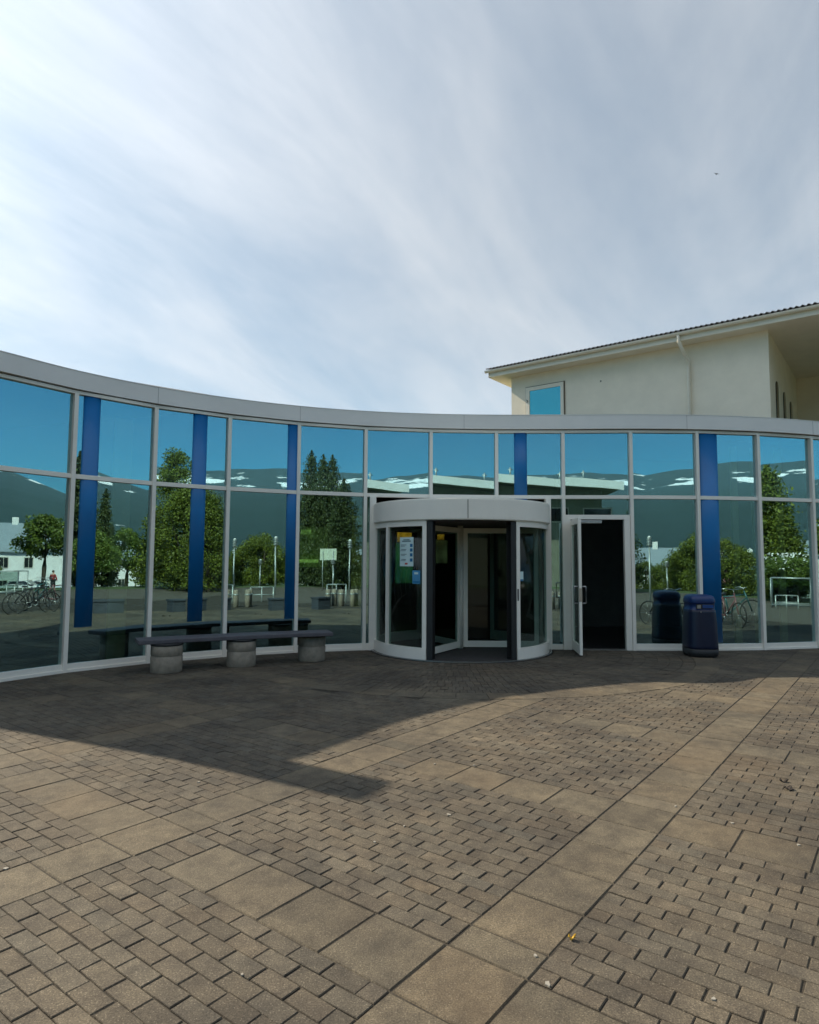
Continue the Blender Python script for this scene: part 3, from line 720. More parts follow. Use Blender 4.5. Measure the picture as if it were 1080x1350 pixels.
def spruce(h, w, seed, nleaf=9000, size=.09, mat='leaf_spruce', fl=1.0, ex=.85):
    rg = np.random.default_rng(seed); rd = random.Random(seed); t = empty('spruce_tree')
    MB().tube([(0, 0, -.4), (0, 0, h*.5), (.02, 0, h*.97)], [.17, .1, .015], 8).build('trunk', M_['bark'], t)
    P = []; whorl = int(h*2.6); per = nleaf//whorl
    br = []
    for k in range(whorl):
        zz = .08+.9*k/whorl; nb = rd.randint(5, 8); a0 = rd.uniform(0, 6)
        for b_ in range(nb):
            br.append((zz, a0+b_*6.283/nb+rd.uniform(-.25, .25), w/2*(1-zz)**ex*rd.uniform(.6, 1.2)))
    br.append((.97, 0, .1))
    wts = np.array([b_[2]+.12 for b_ in br]); wts /= wts.sum()
    idx = rg.choice(len(br), nleaf, p=wts); B = np.array(br)[idx]
    u_ = rg.random(nleaf)**.7; r_ = B[:, 2]*u_; z = h*B[:, 0]-r_*.32+ (u_**3)*B[:, 2]*.25
    spread = (.16*B[:, 2]*(1-u_)+.07)*fl
    P = np.stack([r_*np.cos(B[:, 1]), r_*np.sin(B[:, 1]), z], 1)+rg.normal(size=(nleaf, 3))*np.stack([spread, spread, spread*.55], 1)
    top = rg.random(nleaf//40); tp = np.stack([rg.normal(size=len(top))*.04, rg.normal(size=len(top))*.04, h*(.9+.1*top)], 1); P[:len(top)] = tp
    leaf_obj('crown', leaves(nleaf, P, size, rg), M_[mat], t)
    return t
def place(o, p, rz_=0, s=1, label=None, cat=None, group=None, name=None, dz=0):
    o.location = (p[0], p[1], p[2]+dz); o.rotation_euler = (0, 0, rz_); o.scale = (s, s, s) if not isinstance(s, tuple) else s
    if name: o.name = name
    return tag(o, label, cat, group)

D = 45; p = spot(0, 66, D)
t1 = broadleaf(zat(692, D)-p[2], 3.2, 2.2, M_['leaf_round'], 3, 60, 9000, .085)
place(t1, p, label='round crowned tree on a forked trunk, mirrored at far left before the white house', cat='tree')
D = 46; p = spot(1, 88, D); s1 = spruce(zat(612, D)-p[2], 3.7, 5, 13000, .095, 'leaf_spruce', 1.7, .7)
place(s1, p, label='tall dark spruce whose tip stands left of the leftmost blue column in the glass', cat='tree')
for (px, yt, DD, lab, rr) in ((134, 640, 50, 'slim dark spruce seen just right of the leftmost blue column in the glass', 1), (149, 688, 48, 'shortest dark spruce, beside the bright round bush tree in the glass', 2.2)):
    p = spot(1, px, DD); o = copy_tree(s1); s_ = (zat(yt, DD)-p[2])/(zat(598, 46)-spot(1, 96, 46)[2])
    place(o, p, rr, (s_*.65, s_*.65, s_*.97), lab, 'tree')
p = spot(1, 176, 47); t2 = broadleaf(zat(708, 47)-p[2], 3.4, 1.3, M_['leaf_bright'], 11, 50, 7000, .08)
place(t2, p, label='bright yellow green round bush tree, mirrored in the second pane from the left', cat='tree')
p = spot(1, 118, 42); o = copy_tree(t2); place(o, p, 2, .85, 'yellow green bush tree mostly hidden behind the leftmost blue column', 'tree')
# big dark tree in pane 2
p = spot(2, 225, 40); t3 = broadleaf(zat(600, 40)-p[2], 4.2, .5, M_['leaf_dark'], 21, 110, 22000, .065, taper=.4)
place(t3, p, label='tallest broadleaf tree with ragged top, mirrored left of the second blue column', cat='tree')
p = spot(2, 250, 38); t4 = broadleaf(zat(655, 38)-p[2], 4.3, .3, M_['leaf_dark'], 22, 110, 22000, .065)
place(t4, p, label='wide dense dark green tree with yellow leaves, behind the second blue column in the glass', cat='tree')
p = spot(2, 290, 36); o = copy_tree(t4); place(o, p, 1.3, (.82, .82, .92), 'dense dark tree mirrored right of the second blue column', 'tree')
# shrubs in pane 3, 9, 10
sh = broadleaf(3.9, 4.0, .2, M_['leaf_dark'], 31, 60, 9000, .075); sh.name = 'tall_shrub'
k = 0
for (pn, px, DD, yt, lab) in ((3, 310, 46, 722, 'dark shrub nearest the lamp post in the fourth pane'), (3, 330, 45, 709, 'dark shrub left of centre in the fourth pane, behind the bollards'), (3, 350, 44, 706, 'tallest dark shrub of the hedge in the fourth pane'),
                              (3, 370, 45, 718, 'dark shrub next to the third blue column in the glass'), (4, 398, 47, 705, 'dark shrub at the foot of the three pointed spruces, left'), (4, 425, 47, 708, 'dark shrub at the foot of the three pointed spruces, middle'), (4, 452, 47, 700, 'dark shrub at the foot of the three pointed spruces, right'),
                              (9, 842, 52, 738, 'shrub left of the lamp posts, below the pale roof in the glass'), (9, 868, 53, 742, 'shrub between the lamp posts, below the pale roof in the glass'), (9, 897, 51, 728, 'shrub right of the pale roof in the glass behind the litter bin'),
                              (10, 958, 38, 712, 'tall shrub next to the rightmost blue column in the glass'), (10, 985, 38, 722, 'shrub right of the rightmost blue column, above the mirrored bicycles')):
    p = spot(pn, px, DD); hh = zat(yt, DD)-p[2]; o = sh if k == 0 else copy_tree(sh)
    wd_ = {3: .76, 4: .80}.get(pn, .62); place(o, p, k*1.1, (wd_, wd_, hh/4.1), lab, 'shrub', 'shrubs of the hedge behind the plaza'); k += 1
for (px, yt, lab, ww) in ((397, 595, 'tallest of the three pointed spruces left in the fifth pane', .8), (420, 603, 'middle one of the three pointed spruces in the fifth pane', .8), (438, 603, 'right one of the three pointed spruces in the fifth pane', .75), (461, 632, 'lower dark spruce right of the three pointed ones in the fifth pane', .9)):
    p = spot(4, px, 39 if px == 461 else 42+(px % 3))
    if px == 397: s5 = spruce(9.0, 5.2, 44, 22000, .085, 'leaf_spruce', 2.0, .6); o = s5
    else: o = copy_tree(s5)
    hh = (zat(yt, 39 if px == 461 else 43)-p[2])/9.0; ww *= .68
    place(o, p, px, (ww, ww, hh), lab, 'tree', 'pointed spruces')
p = spot(11, 1001, 37); o = spruce(zat(626, 37)-p[2], 3.7, 15, 16000, .095, 'leaf_dark', 2.2, .62); place(o, p, 0, 1, 'broad dark conifer mirrored in the pane right of the rightmost blue column', 'tree')
p = spot(11, 1034, 36); o = copy_tree(o); place(o, p, 1, (.7, .7, .62), 'smaller dark conifer behind the glass shelter in the reflection', 'tree')
# blossom bushes
for (px, DD, lab) in ((1012, 33, 'white flowering bush left of the mirrored glass shelter'), (1040, 34, 'white flowering bush behind the mirrored glass shelter'), (1064, 33, 'white flowering bush right of the mirrored glass shelter')):
    p = spot(11, px, DD); o = copy_tree(t2); o.name = 'flowering_bush'; place(o, p, px, (.6, .6, .5), lab, 'bush', 'white flowering bushes')
    rg = np.random.default_rng(px); n_ = 110; d = rg.normal(size=(n_, 3)); d /= np.linalg.norm(d, axis=1, keepdims=True); d[:, 2] = np.abs(d[:, 2])
    leaf_obj('blossom', leaves(n_, np.array([0, 0, 2.4])+d*np.array([1.7, 1.7, 1.9]), .10, rg), M_['blossom'], o)
# spruce tip showing just over the fascia, far behind the hall
o = copy_tree(s1); place(o, ((631-540)/F*62, 62, -3), 0, 1, 'spruce behind the hall of which only the tip shows over the fascia', 'tree')
zz = H+(738-539.5)/F*62+3; o.scale = (zz/ (zat(598, 46)-spot(1, 96, 46)[2])*.8,)*2+(zz/(zat(598, 46)-spot(1, 96, 46)[2]),)

# ------------------------------------------------------------------ low walls, bollards, lamps, fence at the plaza edge
def lowwall(pn, px0, px1, D0, D1, h, lab):
    a_, b_ = spot(pn, px0, D0), spot(pn, px1, D1); o = empty('planter_wall', a_, 0, lab, 'low wall', 'low dark walls along the plaza edge')
    q = (b_[0]-a_[0], b_[1]-a_[1]); MB().seg((0, 0), q, -.2, .2, -.1, h-.06).build('wall_body', M_['darkwall'], o, .01)
    MB().seg((0, 0), q, -.23, .23, h-.06, h, .02, .02).build('coping', M_['darkwall'], o, .01)
lowwall(1, 108, 192, 22.6, 22.6, .44, 'low dark wall the seated people lean on, mirrored beside the leftmost blue column')
lowwall(2, 203, 238, 22.2, 22.4, .44, 'short low dark wall left of the second blue column in the glass')
lowwall(2, 268, 296, 22.6, 22.4, .44, 'short low dark wall right of the second blue column in the glass')
lowwall(4, 393, 428, 22.5, 22.8, .44, 'low dark wall mirrored left in the fifth pane, below the spruces')
def lamp():
    t = empty('garden_lamp')
    MB().tube([(0, 0, -.3), (0, 0, 2.35)], .04, 8).build('pole', M_['galv'], t)
    m = MB()
    for z in (2.38, 2.50, 2.62): m.lathe(0, 0, [(.12, z), (.13, z+.02), (.12, z+.04)], 16)
    m.build('louvre', M_['galv'], t); MB().lathe(0, 0, [(.08, 2.35), (.08, 2.72), (.10, 2.73), (.02, 2.80)], 16).build('lamp_head', M_['lampwhite'], t)
    return t
lp = lamp(); k = 0
for (pn, px, DD, yt, lab) in ((3, 291, 35, 712, 'tall garden lamp at the left edge of the fourth pane'), (4, 478, 33, 712, 'taller garden lamp, right in the fifth pane'), (9, 842, 31, 707, 'taller garden lamp below the pale roof, left of the litter bin in the glass'),
                              (4, 442, 35, 737, 'shorter garden lamp in the fifth pane, left of the taller lamp'), (9, 882, 36, 738, 'shorter garden lamp above the litter bin in the glass')):
    o = lp if k == 0 else copy_tree(lp); k += 1; p = spot(pn, px, DD); s_ = (zat(yt, DD)-p[2])/2.78
    place(o, p, 0, (1, 1, s_), lab, 'lamp post', 'garden lamps')
bo = empty('bollard'); MB().lathe(0, 0, [(.10, -.1), (.10, .58), (.085, .63), (.03, .65)], 16).build('post', M_['concrete'], bo); MB().lathe(0, 0, [(.103, .45), (.103, .50)], 16).build('band', M_['galv'], bo)
k = 0
for (pn, px, DD, lab) in ((3, 313, 24, 'first pale bollard from the left below the hedge in the fourth pane'), (3, 318, 24.3, 'second pale bollard from the left, below the hedge in the fourth pane'), (4, 432, 24, 'pale bollard right of the low wall, in the fifth pane'), (4, 449, 24.3, 'pale bollard below the shorter garden lamp in the fifth pane'), (4, 468, 24, 'pale bollard below the taller garden lamp in the fifth pane')):
    o = bo if k == 0 else copy_tree(bo); k += 1; place(o, spot(pn, px, DD), 0, 1, lab, 'bollard', 'pale bollards at the plaza edge')
# rail fence in pane 4/3
def railf(pn, px0, px1, DD, lab, h=.75):
    a_, b_ = spot(pn, px0, DD), spot(pn, px1, DD); o = empty('rail_fence', a_, 0, lab, 'fence', 'rail fences behind the plaza'); q = Vector((b_[0]-a_[0], b_[1]-a_[1])); n_ = max(2, int(q.length/.5))
    m = MB()
    for z in (h*.5, h): m.tube([(0, 0, z), (q[0], q[1], z)], .022, 6)
    m.build('rails', M_['galv'], o)
    for i in range(n_+1): c = q*(i/n_); MB().tube([(c[0], c[1], -.2), (c[0], c[1], h)], .025, 6).build('post', M_['galv'], o)
railf(4, 429, 478, 26, 'galvanised rail fence below the garden lamps in the fifth pane'); railf(3, 322, 376, 27, 'galvanised rail fence below the hedge in the fourth pane', .6)
railf(11, 1003, 1066, 28, 'galvanised rail fence in front of the flowering bushes', .5)
# sign board in pane 4
p = spot(4, 432, 37); o = empty('notice_board', p, R(35), 'pale rectangular notice board on two posts, mirrored in the fifth pane', 'sign')
zc = zat(731, 36)-p[2]; MB().box(-.48, .48, -.02, .02, zc-.33, zc+.33).build('panel', plain('pale_panel', (.55, .62, .5), .5), o, .01)
for sx in (-.3, .3): MB().tube([(sx, .04, -.2), (sx, .04, zc+.2)], .025, 6).build('post', M_['galv'], o)
# glass shelter in pane 11
p = spot(11, 1047, 29); o = empty('glass_shelter', p, R(60), 'small open metal framed glass shelter before the flowering bushes', 'shelter')
m = MB()
hh = zat(756, 29)-p[2]
for x in (-.65, .65):
    for y in (-.5, .5): m.tube([(x, y, -.05), (x, y, hh)], .025, 6)
for z in (.12, hh):
    m.tube([(-.65, -.5, z), (.65, -.5, z)], .025, 6).tube([(-.65, .5, z), (.65, .5, z)], .025, 6).tube([(-.65, -.5, z), (-.65, .5, z)], .025, 6).tube([(.65, -.5, z), (.65, .5, z)], .025, 6)
m.build('frame', M_['galv'], o); MB().box(-.62, .62, -.503, -.497, .15, hh-.05).build('pane', M_['door_glass'], o)

# ------------------------------------------------------------------ bicycles
def bicycle(fc):
    t = empty('bicycle'); fmat = plain('frame_paint', fc, .35, .2, .05)
    for x in (-.52, .52):
        w = MB().torus((x, 0, .34), (0, 1, 0), .325, .018).build('wheel', M_['tyre'], t)
        m = MB()
        for k in range(10):
            a_ = k*math.pi/5; m.tube([(x, 0, .34), (x+.31*math.cos(a_), 0, .34+.31*math.sin(a_))], .003, 3)
        m.tube([(x, -.04, .34), (x, .04, .34)], .02, 8); m.build('spokes', M_['steel'], w)
    m = MB()
    for a_, b_ in (((-.52, 0, .34), (-.10, 0, .28)), ((-.10, 0, .28), (-.22, 0, .80)), ((-.22, 0, .78), (-.52, 0, .34)), ((-.10, 0, .28), (.36, 0, .72)), ((-.21, 0, .75), (.34, 0, .82)), ((.52, 0, .34), (.32, 0, .92))): m.tube([a_, b_], .018, 6)
    m.build('frame', fmat, t)
    MB().tube([(.33, 0, .88), (.30, 0, 1.0), (.28, -.26, 1.03), (.18, -.29, 1.0)], .013, 6).tube([(.30, 0, 1.0), (.28, .26, 1.03), (.18, .29, 1.0)], .013, 6).build('handlebar', M_['steel'], t)
    loft([(.02, .0), (.07, .02), (.08, .04), (.04, .06)], 2, 12).build('saddle', M_['dark'], t).location = (-.24, 0, .82)
    MB().torus((-.10, 0, .28), (0, 1, 0), .08, .012, 16, 5).build('chainring', M_['steel'], t)
    return t
b1 = bicycle((.03, .03, .035)); place(b1, spot(0, 60, 23.2), R(60), 1, 'black bicycle parked under the round tree, mirrored in the far left pane', 'bicycle', 'parked bicycles')
o = copy_tree(b1); place(o, spot(0, 74, 24.2), R(75), 1, 'dark bicycle by the person in red, at the right edge of the far left pane', 'bicycle', 'parked bicycles')
b2 = bicycle((.22, .09, .10)); place(b2, spot(10, 958, 19.5), R(100), 1, 'dull red bicycle mirrored right beside the rightmost blue column', 'bicycle', 'parked bicycles')
b3 = bicycle((.03, .12, .13)); place(b3, spot(10, 981, 20.5), R(20), 1, 'dark teal bicycle mirrored left of the last but one mullion', 'bicycle', 'parked bicycles')

# ------------------------------------------------------------------ people
def person(top, legs, hair, sit, lab, p, rz_):
    """continuous skinned body; clothing layers are slightly thicker shells over it"""
    t = empty('person'); place(t, p, rz_, 1, lab, 'person')
    if sit:
        hip = .47; J = {'pel': (0, 0, hip), 'sp': (0, -.02, hip+.25), 'ch': (0, -.03, hip+.46), 'nk': (0, .0, hip+.60), 'hd': (0, .03, hip+.73), 'tp': (0, .02, hip+.86)}
        L = {'k': (.13, .42, hip+.03), 'a': (.13, .42, .08), 't': (.15, .58, .04), 'e': (.24, .05, hip+.22), 'w': (.16, .28, hip+.14)}
    else:
        hip = .92; J = {'pel': (0, 0, hip), 'sp': (0, 0, hip+.24), 'ch': (0, -.01, hip+.44), 'nk': (0, .01, hip+.58), 'hd': (0, .03, hip+.70), 'tp': (0, .02, hip+.83)}
        L = {'k': (.11, .04, .48), 'a': (.12, 0, .08), 't': (.14, .16, .03), 'e': (.27, .0, hip+.20), 'w': (.25, .12, hip-.02)}
    V = [J['pel'], J['sp'], J['ch'], J['nk'], J['hd'], J['tp']]; Rr = [.13, .12, .135, .055, .085, .07]; E_ = [(0, 1), (1, 2), (2, 3), (3, 4), (4, 5)]
    def mk(name, sel, mat, extra, parent=t):
        vs = []; es = []; rs = []
        def add(p_, r_, pr=None):
            vs.append(p_); rs.append(max(.006, r_+(extra if extra else (-.02 if r_ > .05 and 0 < len(vs) < 4 or r_ > .1 else 0))))
            if pr is not None: es.append((pr, len(vs)-1))
            return len(vs)-1
        if sel in ('body', 'top'):
            r = add(V[0], Rr[0]); a_ = add(V[1], Rr[1], r); c = add(V[2], Rr[2], a_)
            if sel == 'body':
                n_ = add(V[3], Rr[3], c); h_ = add(V[4], Rr[4], n_); add(V[5], Rr[5], h_)
                fa = add((0, V[4][1]+.085, V[4][2]-.01), .02, h_)
            for s_ in (-1, 1):
                sh_ = add((s_*.18, V[2][1], V[2][2]+.03), .055, c); el = add((s_*L['e'][0], L['e'][1], L['e'][2]), .04, sh_); wr = add((s_*L['w'][0], L['w'][1], L['w'][2]), .03, el)
                if sel == 'body':
                    hx, hy, hz = s_*L['w'][0], L['w'][1], L['w'][2]; pm = add((hx, hy+.06, hz-.03), .026, wr)
                    for q in range(4): add((hx+(q-1.5)*.02, hy+.13-abs(q-1.5)*.008, hz-.06), .007, pm)
                    add((hx-s_*.045, hy+.07, hz-.01), .009, pm)
        if sel in ('body', 'legs'):
            if sel == 'legs': r = add(V[0], Rr[0])
            for s_ in (-1, 1):
                hj = add((s_*.09, V[0][1]+.01, V[0][2]-.03), .085, 0); kn = add((s_*L['k'][0], L['k'][1], L['k'][2]), .058, hj); an = add((s_*L['a'][0], L['a'][1], L['a'][2]+.03), .04, kn)
                if sel == 'body': add((s_*L['t'][0], L['t'][1], L['t'][2]), .035, an)
        me = bpy.data.meshes.new(name); me.from_pydata(vs, es, []); me.materials.append(mat)
        o_ = bpy.data.objects.new(name, me); COL.objects.link(o_); o_.parent = parent
        md = o_.modifiers.new('skin', 'SKIN'); me.skin_vertices if me.skin_vertices else None
        if not me.skin_vertices:
            bm = bmesh.new(); bm.from_mesh(me); bm.verts.layers.skin.verify(); bm.to_mesh(me); bm.free()
        for i, r_ in enumerate(rs): me.skin_vertices[0].data[i].radius = (r_, r_)
        me.skin_vertices[0].data[0].use_root = True
        sd_ = o_.modifiers.new('sub', 'SUBSURF'); sd_.levels = 2; sd_.render_levels = 2
        return o_
    mk('body', 'body', M_['skin'], 0); mk('jacket', 'top', top, .022); mk('trousers', 'legs', legs, .018)
    m = MB(); c = V[4]
    prof = [(.03, .115), (.07, .10), (.095, .06), (.10, .0), (.085, -.05)]
    m.lathe(c[0], c[1]-.02, [(a_, c[2]+.05+b_) for a_, b_ in prof], 14); m.build('hair', hair, t)
    f_ = MB()
    for s_ in (-1, 1): f_.lathe(s_*.03, c[1]+.085, [(.002, c[2]+.03), (.008, c[2]+.036), (.002, c[2]+.042)], 6)
    f_.build('eyes', M_['dark'], t)
    return t
person(M_['navy_cloth'], M_['black_cloth'], M_['hair'], False, 'person in a navy jacket, mirrored left of the leftmost blue column', spot(1, 95, 58), R(40))
person(M_['black_cloth'], M_['navy_cloth'], M_['hair'], False, 'person in a black jacket behind the low wall, right of the leftmost blue column', spot(1, 141, 56), R(200))
person(M_['red_cloth'], M_['black_cloth'], M_['hair'], False, 'person in dark red by the bicycles, mirrored under the round tree', spot(0, 79, 60), R(300))
p = spot(10, 957, 58); person(M_['pink_cloth'], M_['black_cloth'], M_['hair'], False, 'person in a pink top behind the dull red bicycle', p, R(30))

# ------------------------------------------------------------------ cars
def car(mat):
    t = empty('parked_car')
    side = [(-2.2, .32), (-2.2, .72), (-2.0, .95), (-1.55, 1.02), (-.95, 1.48), (.45, 1.52), (1.15, 1.02), (1.95, .92), (2.2, .70), (2.22, .34)]
    lows = [(1.75, .30), (1.72, .48), (1.4, .62), (1.08, .48), (1.05, .28), (-1.05, .28), (-1.08, .48), (-1.4, .62), (-1.72, .48), (-1.75, .30)]
    pr = side+lows; n = len(pr); m = MB()
    def wy(x, z): return .88-(.16 if z > 1.1 else 0)-.03*(abs(x) > 1.9)
    v = [(x, -wy(x, z), z) for x, z in pr]+[(x, wy(x, z), z) for x, z in pr]
    m.add(v, [(i, (i+1) % n, n+(i+1) % n, n+i) for i in range(n)]+[tuple(range(n)), tuple(reversed(range(n, 2*n)))])
    m.build('body', mat, t, .04, seg=3)
    g = MB()
    for s_ in (-1, 1):
        for q in ([(-1.38, 1.05), (-.90, 1.42), (-.30, 1.45), (-.30, 1.05)], [(-.22, 1.05), (-.22, 1.45), (.40, 1.46), (.98, 1.05)]):
            g.add([(x, s_*(.893-(.16*(z-1.02)/.5 if z > 1.02 else 0)), z) for x, z in q], [(0, 1, 2, 3)])
    g.add([(.52, -.66, 1.50), (.52, .66, 1.50), (1.14, .74, 1.06), (1.14, -.74, 1.06)], [(0, 1, 2, 3)])
    g.add([(-1.02, -.66, 1.46), (-1.02, .66, 1.46), (-1.58, .74, 1.05), (-1.58, -.74, 1.05)], [(0, 1, 2, 3)])
    g.build('windows', M_['carglass'], t, fix=False)
    for x in (-1.4, 1.4):
        for s_ in (-1, 1):
            w = MB(); w.torus((x, s_*.80, .32), (0, 1, 0), .24, .085, 24, 8); wo = w.build('wheel', M_['tyre'], t)
            r_ = MB(); r_.tube([(x, s_*.76, .32), (x, s_*.85, .32)], .19, 16); r_.build('rim', M_['steel'], wo)
    for s_ in (-1, 1):
        MB().box(2.17, 2.235, s_*.62-.16, s_*.62+.16, .66, .78).build('headlight', M_['lampwhite'], t, .02)
        MB().box(-2.225, -2.17, s_*.66-.13, s_*.66+.13, .72, .90).build('tail_light', M_['red_ink'], t, .02)
    return t
cw = car(M_['carwhite']); place(cw, spot(0, 30, 78), R(100), 1, 'white car parked before the white house, nearer to its corner in the far left pane', 'car', 'cars parked along the street')
o = copy_tree(cw); place(o, spot(0, 52, 80), R(100), 1, 'white car half hidden behind the round tree and bicycles', 'car', 'cars parked along the street')

# ------------------------------------------------------------------ houses beyond
def house(p, rz_, w, d, hw, hr, lab, wmat='white_wall', rmat='redroof', name='white_house', dormer=False):
    t = empty(name, p, rz_, lab, 'house')
    m = MB(); m.box(-w/2, w/2, -d/2, d/2, -1, hw)
    m.add([(-w/2, -d/2, hw), (-w/2, d/2, hw), (-w/2, 0, hw+hr-.05)], [(0, 1, 2)]).add([(w/2, -d/2, hw), (w/2, d/2, hw), (w/2, 0, hw+hr-.05)], [(0, 1, 2)])
    m.build('wall', M_[wmat], t, fix=False)
    r = MB(); o_ = .35; k = hr/(d/2); 
    for s_ in (-1, 1):
        a = [(-w/2-o_, s_*(d/2+o_), hw-o_*k), (w/2+o_, s_*(d/2+o_), hw-o_*k), (w/2+o_, 0, hw+hr), (-w/2-o_, 0, hw+hr)]
        r.add(a+[(x, y, z+.12) for x, y, z in a], [(0, 1, 2, 3), (4, 5, 6, 7), (0, 1, 5, 4), (1, 2, 6, 5), (2, 3, 7, 6), (3, 0, 4, 7)])
    ro = r.build('roof', M_[rmat], t); MB().box(-.3, .3, -.3, .3, hw+hr*.7, hw+hr+.8).build('chimney', M_[wmat], ro, .02)
    def win(x, y, z, ax):
        a, b = (.5, .03) if ax == 'y' else (.03, .5)
        wf = MB().box(x-a, x+a, y-b, y+b, z-.65, z+.65).build('window', M_['winframe'], t)
        a2, b2 = (.42, .045) if ax == 'y' else (.045, .42)
        MB().box(x-a2, x-(.03 if ax == 'y' else -a2)*1, y-b2, y+(b2 if ax == 'y' else -.03), z-.57, z+.57).box((x+.03) if ax == 'y' else x-a2, x+a2, (y-b2) if ax == 'y' else y+.03, y+b2, z-.57, z+.57).build('pane', M_['carglass'], wf, fix=True)
    for zz in [1.5]+([4.2] if hw > 4.5 else []):
        for k_ in range(int(w//2.6)):
            for s_ in (-1, 1): win(-w/2+1.5+k_*2.6, s_*(d/2+.02), zz, 'y')
        for yy in (-d/4, d/4):
            for s_ in (-1, 1): win(s_*(w/2+.02), yy, zz, 'x')
    for yy in (0,):
        for s_ in (-1, 1): win(s_*(w/2+.02), yy, hw+hr*.32, 'x')
    if dormer:
        m = MB().box(-1.2, 1.2, -d/2-.05, -d/4+1, hw-.2, hw+1.5); m.build('dormer', M_[wmat], ro)
    return t
p = spot(0, 14, 92); house(p, R(98), 13, 8.5, 5.6, 3.2, 'white two storey house with a pale metal roof, mirrored at the far left', dormer=True)
p = spot(0, 62, 98); house(p, R(10), 10, 8, 5.6, 3.6, 'white gabled house standing behind the round tree and parked cars')
p = spot(9, 862, 80); house(p, R(20), 8, 7, 3.0, 2.4, 'low white house whose pale roof shows above the hedge, left of the litter bin'); 
p = spot(11, 1085, 88); house(p, R(30), 7, 7, 4.4, 2.8, 'white gabled house at the far right edge of the glass')
rg = random.Random(5)
for k in range(7):
    az = R(36+k*1.15); r_ = 1500+rg.uniform(-60, 80); x, y = r_*math.sin(az), -r_*math.cos(az)
    house(Vector((x, y, 14+rg.uniform(-3, 8))), rg.uniform(0, 3), 16, 10, 5, 4, 'tiny white farm building on the lower mountain slope above the hedge', name='farm_building')['group'] = 'white farm buildings on the far slope'
    bpy.context.view_layer.update()

# ------------------------------------------------------------------ long building behind the camera (seen above the doors in the glass)
wb = empty('school_building', (0, -28, 0), 0, 'long building with a bright white sloping roof edge, mirrored above the entrance doors', 'building')
def wroof(x): return 9.75-(x+6)*.085
x0, x1 = -12, 13.2
m = MB()
m.add([(x0, -3, -.5), (x1-1.2, -3, -.5), (x1-1.2, -3, wroof(x1-1.2)-.5), (x0, -3, wroof(x0)-.5), (x0, -16, -.5), (x1-1.2, -16, -.5), (x1-1.2, -16, wroof(x1-1.2)-.5), (x0, -16, wroof(x0)-.5)], [(0, 1, 2, 3), (4, 5, 6, 7), (0, 3, 7, 4), (1, 2, 6, 5)])
m.build('wall', M_['grey_wall'], wb)
def slab_(xa, xb, ya, yb, t0, t1): return [(xa, ya, wroof(xa)+t0), (xb, ya, wroof(xb)+t0), (xb, yb, wroof(xb)+t0), (xa, yb, wroof(xa)+t0), (xa, ya, wroof(xa)+t1), (xb, ya, wroof(xb)+t1), (xb, yb, wroof(xb)+t1), (xa, yb, wroof(xa)+t1)]
BF = [(0, 1, 2, 3), (4, 5, 6, 7), (0, 1, 5, 4), (1, 2, 6, 5), (2, 3, 7, 6), (3, 0, 4, 7)]
MB().add(slab_(x0-1, x1, -17, -.15, -.42, -.12), BF).build('soffit', M_['grey_wall'], wb)
MB().add(slab_(x0-1.02, x1+.02, -.15, .02, -.62, .06), BF).build('roof_edge', M_['white_wall'], wb)
MB().add(slab_(x0-1, x1, -17, -.15, -.119, .0), BF).build('roof', M_['roof'], wb)
for x in (6.0, 10.2): MB().tube([(x, -1.5, wroof(x)), (x, -1.5, wroof(x)+.9)], .07, 8).tube([(x-.2, -1.5, wroof(x)+.7), (x+.2, -1.5, wroof(x)+.7)], .05, 6).build('roof_vent', M_['galv'], wb)
for k in range(5):
    f_ = MB().box(-4+k*3.6, -1.6+k*3.6, -3.02, -2.96, 5.0, 6.3).build('window', M_['winframe'], wb); MB().box(-3.9+k*3.6, -1.7+k*3.6, -2.955, -2.94, 5.1, 6.2).build('pane', M_['carglass'], f_)

# ------------------------------------------------------------------ cream house on the right behind the hall
A_ = Vector((3.84, 24.0)); ed = Vector((.795, -.607)).normalized(); en = Vector((-ed[1], ed[0]))   # along wall to the right ; en = away from the camera
hs = empty('cream_house', (A_[0], A_[1], 0), math.atan2(ed[1], ed[0]), 'cream rendered house with a grey corrugated roof rising behind the hall', 'house')
# local frame: x along the wall (right), y away from the camera
EZ = 8.77; WL = 8.60
m = MB(); m.box(0, WL, 0, 10, 0, EZ).box(WL, 16, 6.5, 10, 0, EZ+1.2)
hw_ = m.build('wall', M_['cream'], hs)
# roof: slopes up away from the eave, covers recess
sl = .30
def rp(x, y, t): return (x, y, EZ+.10+sl*(y+.62)+t)
m = MB(); m.add([rp(-.62, -.50, -.02), rp(17, -.50, -.02), rp(17, 11, -.02), rp(-.62, 11, -.02), rp(-.62, -.50, -.10), rp(17, -.50, -.10), rp(17, 11, -.10), rp(-.62, 11, -.10)], BF)
m.build('roof_deck', M_['trim'], hs)
m = MB(); nx = 720; vv = []
for (y, dz_) in ((-.72, 0), (11.1, 0)):
    for i in range(nx+1):
        x = -.70+17.8*i/nx; ph = (i % 6)/6*2*math.pi; q = rp(x, y, .070+.026*math.sin(ph)); vv.append(q)
for (y, dz_) in ((11.1, -.02), (-.72, -.02)):
    for i in range(nx+1):
        x = -.70+17.8*i/nx; ph = (i % 6)/6*2*math.pi; q = rp(x, y, .052+.026*math.sin(ph)); vv.append(q)
n1 = nx+1
fs = [(j*n1+i, j*n1+i+1, ((j+1) % 4)*n1+i+1, ((j+1) % 4)*n1+i) for j in range(4) for i in range(nx)]
m.add(vv, fs, False); m.build('roof', M_['roof'], hs, fix=False)
z_ = EZ+.10
MB().box(-.66, 17, -.585, -.50, z_-.26, z_+.005).build('fascia_board', M_['trim'], hs, .006)
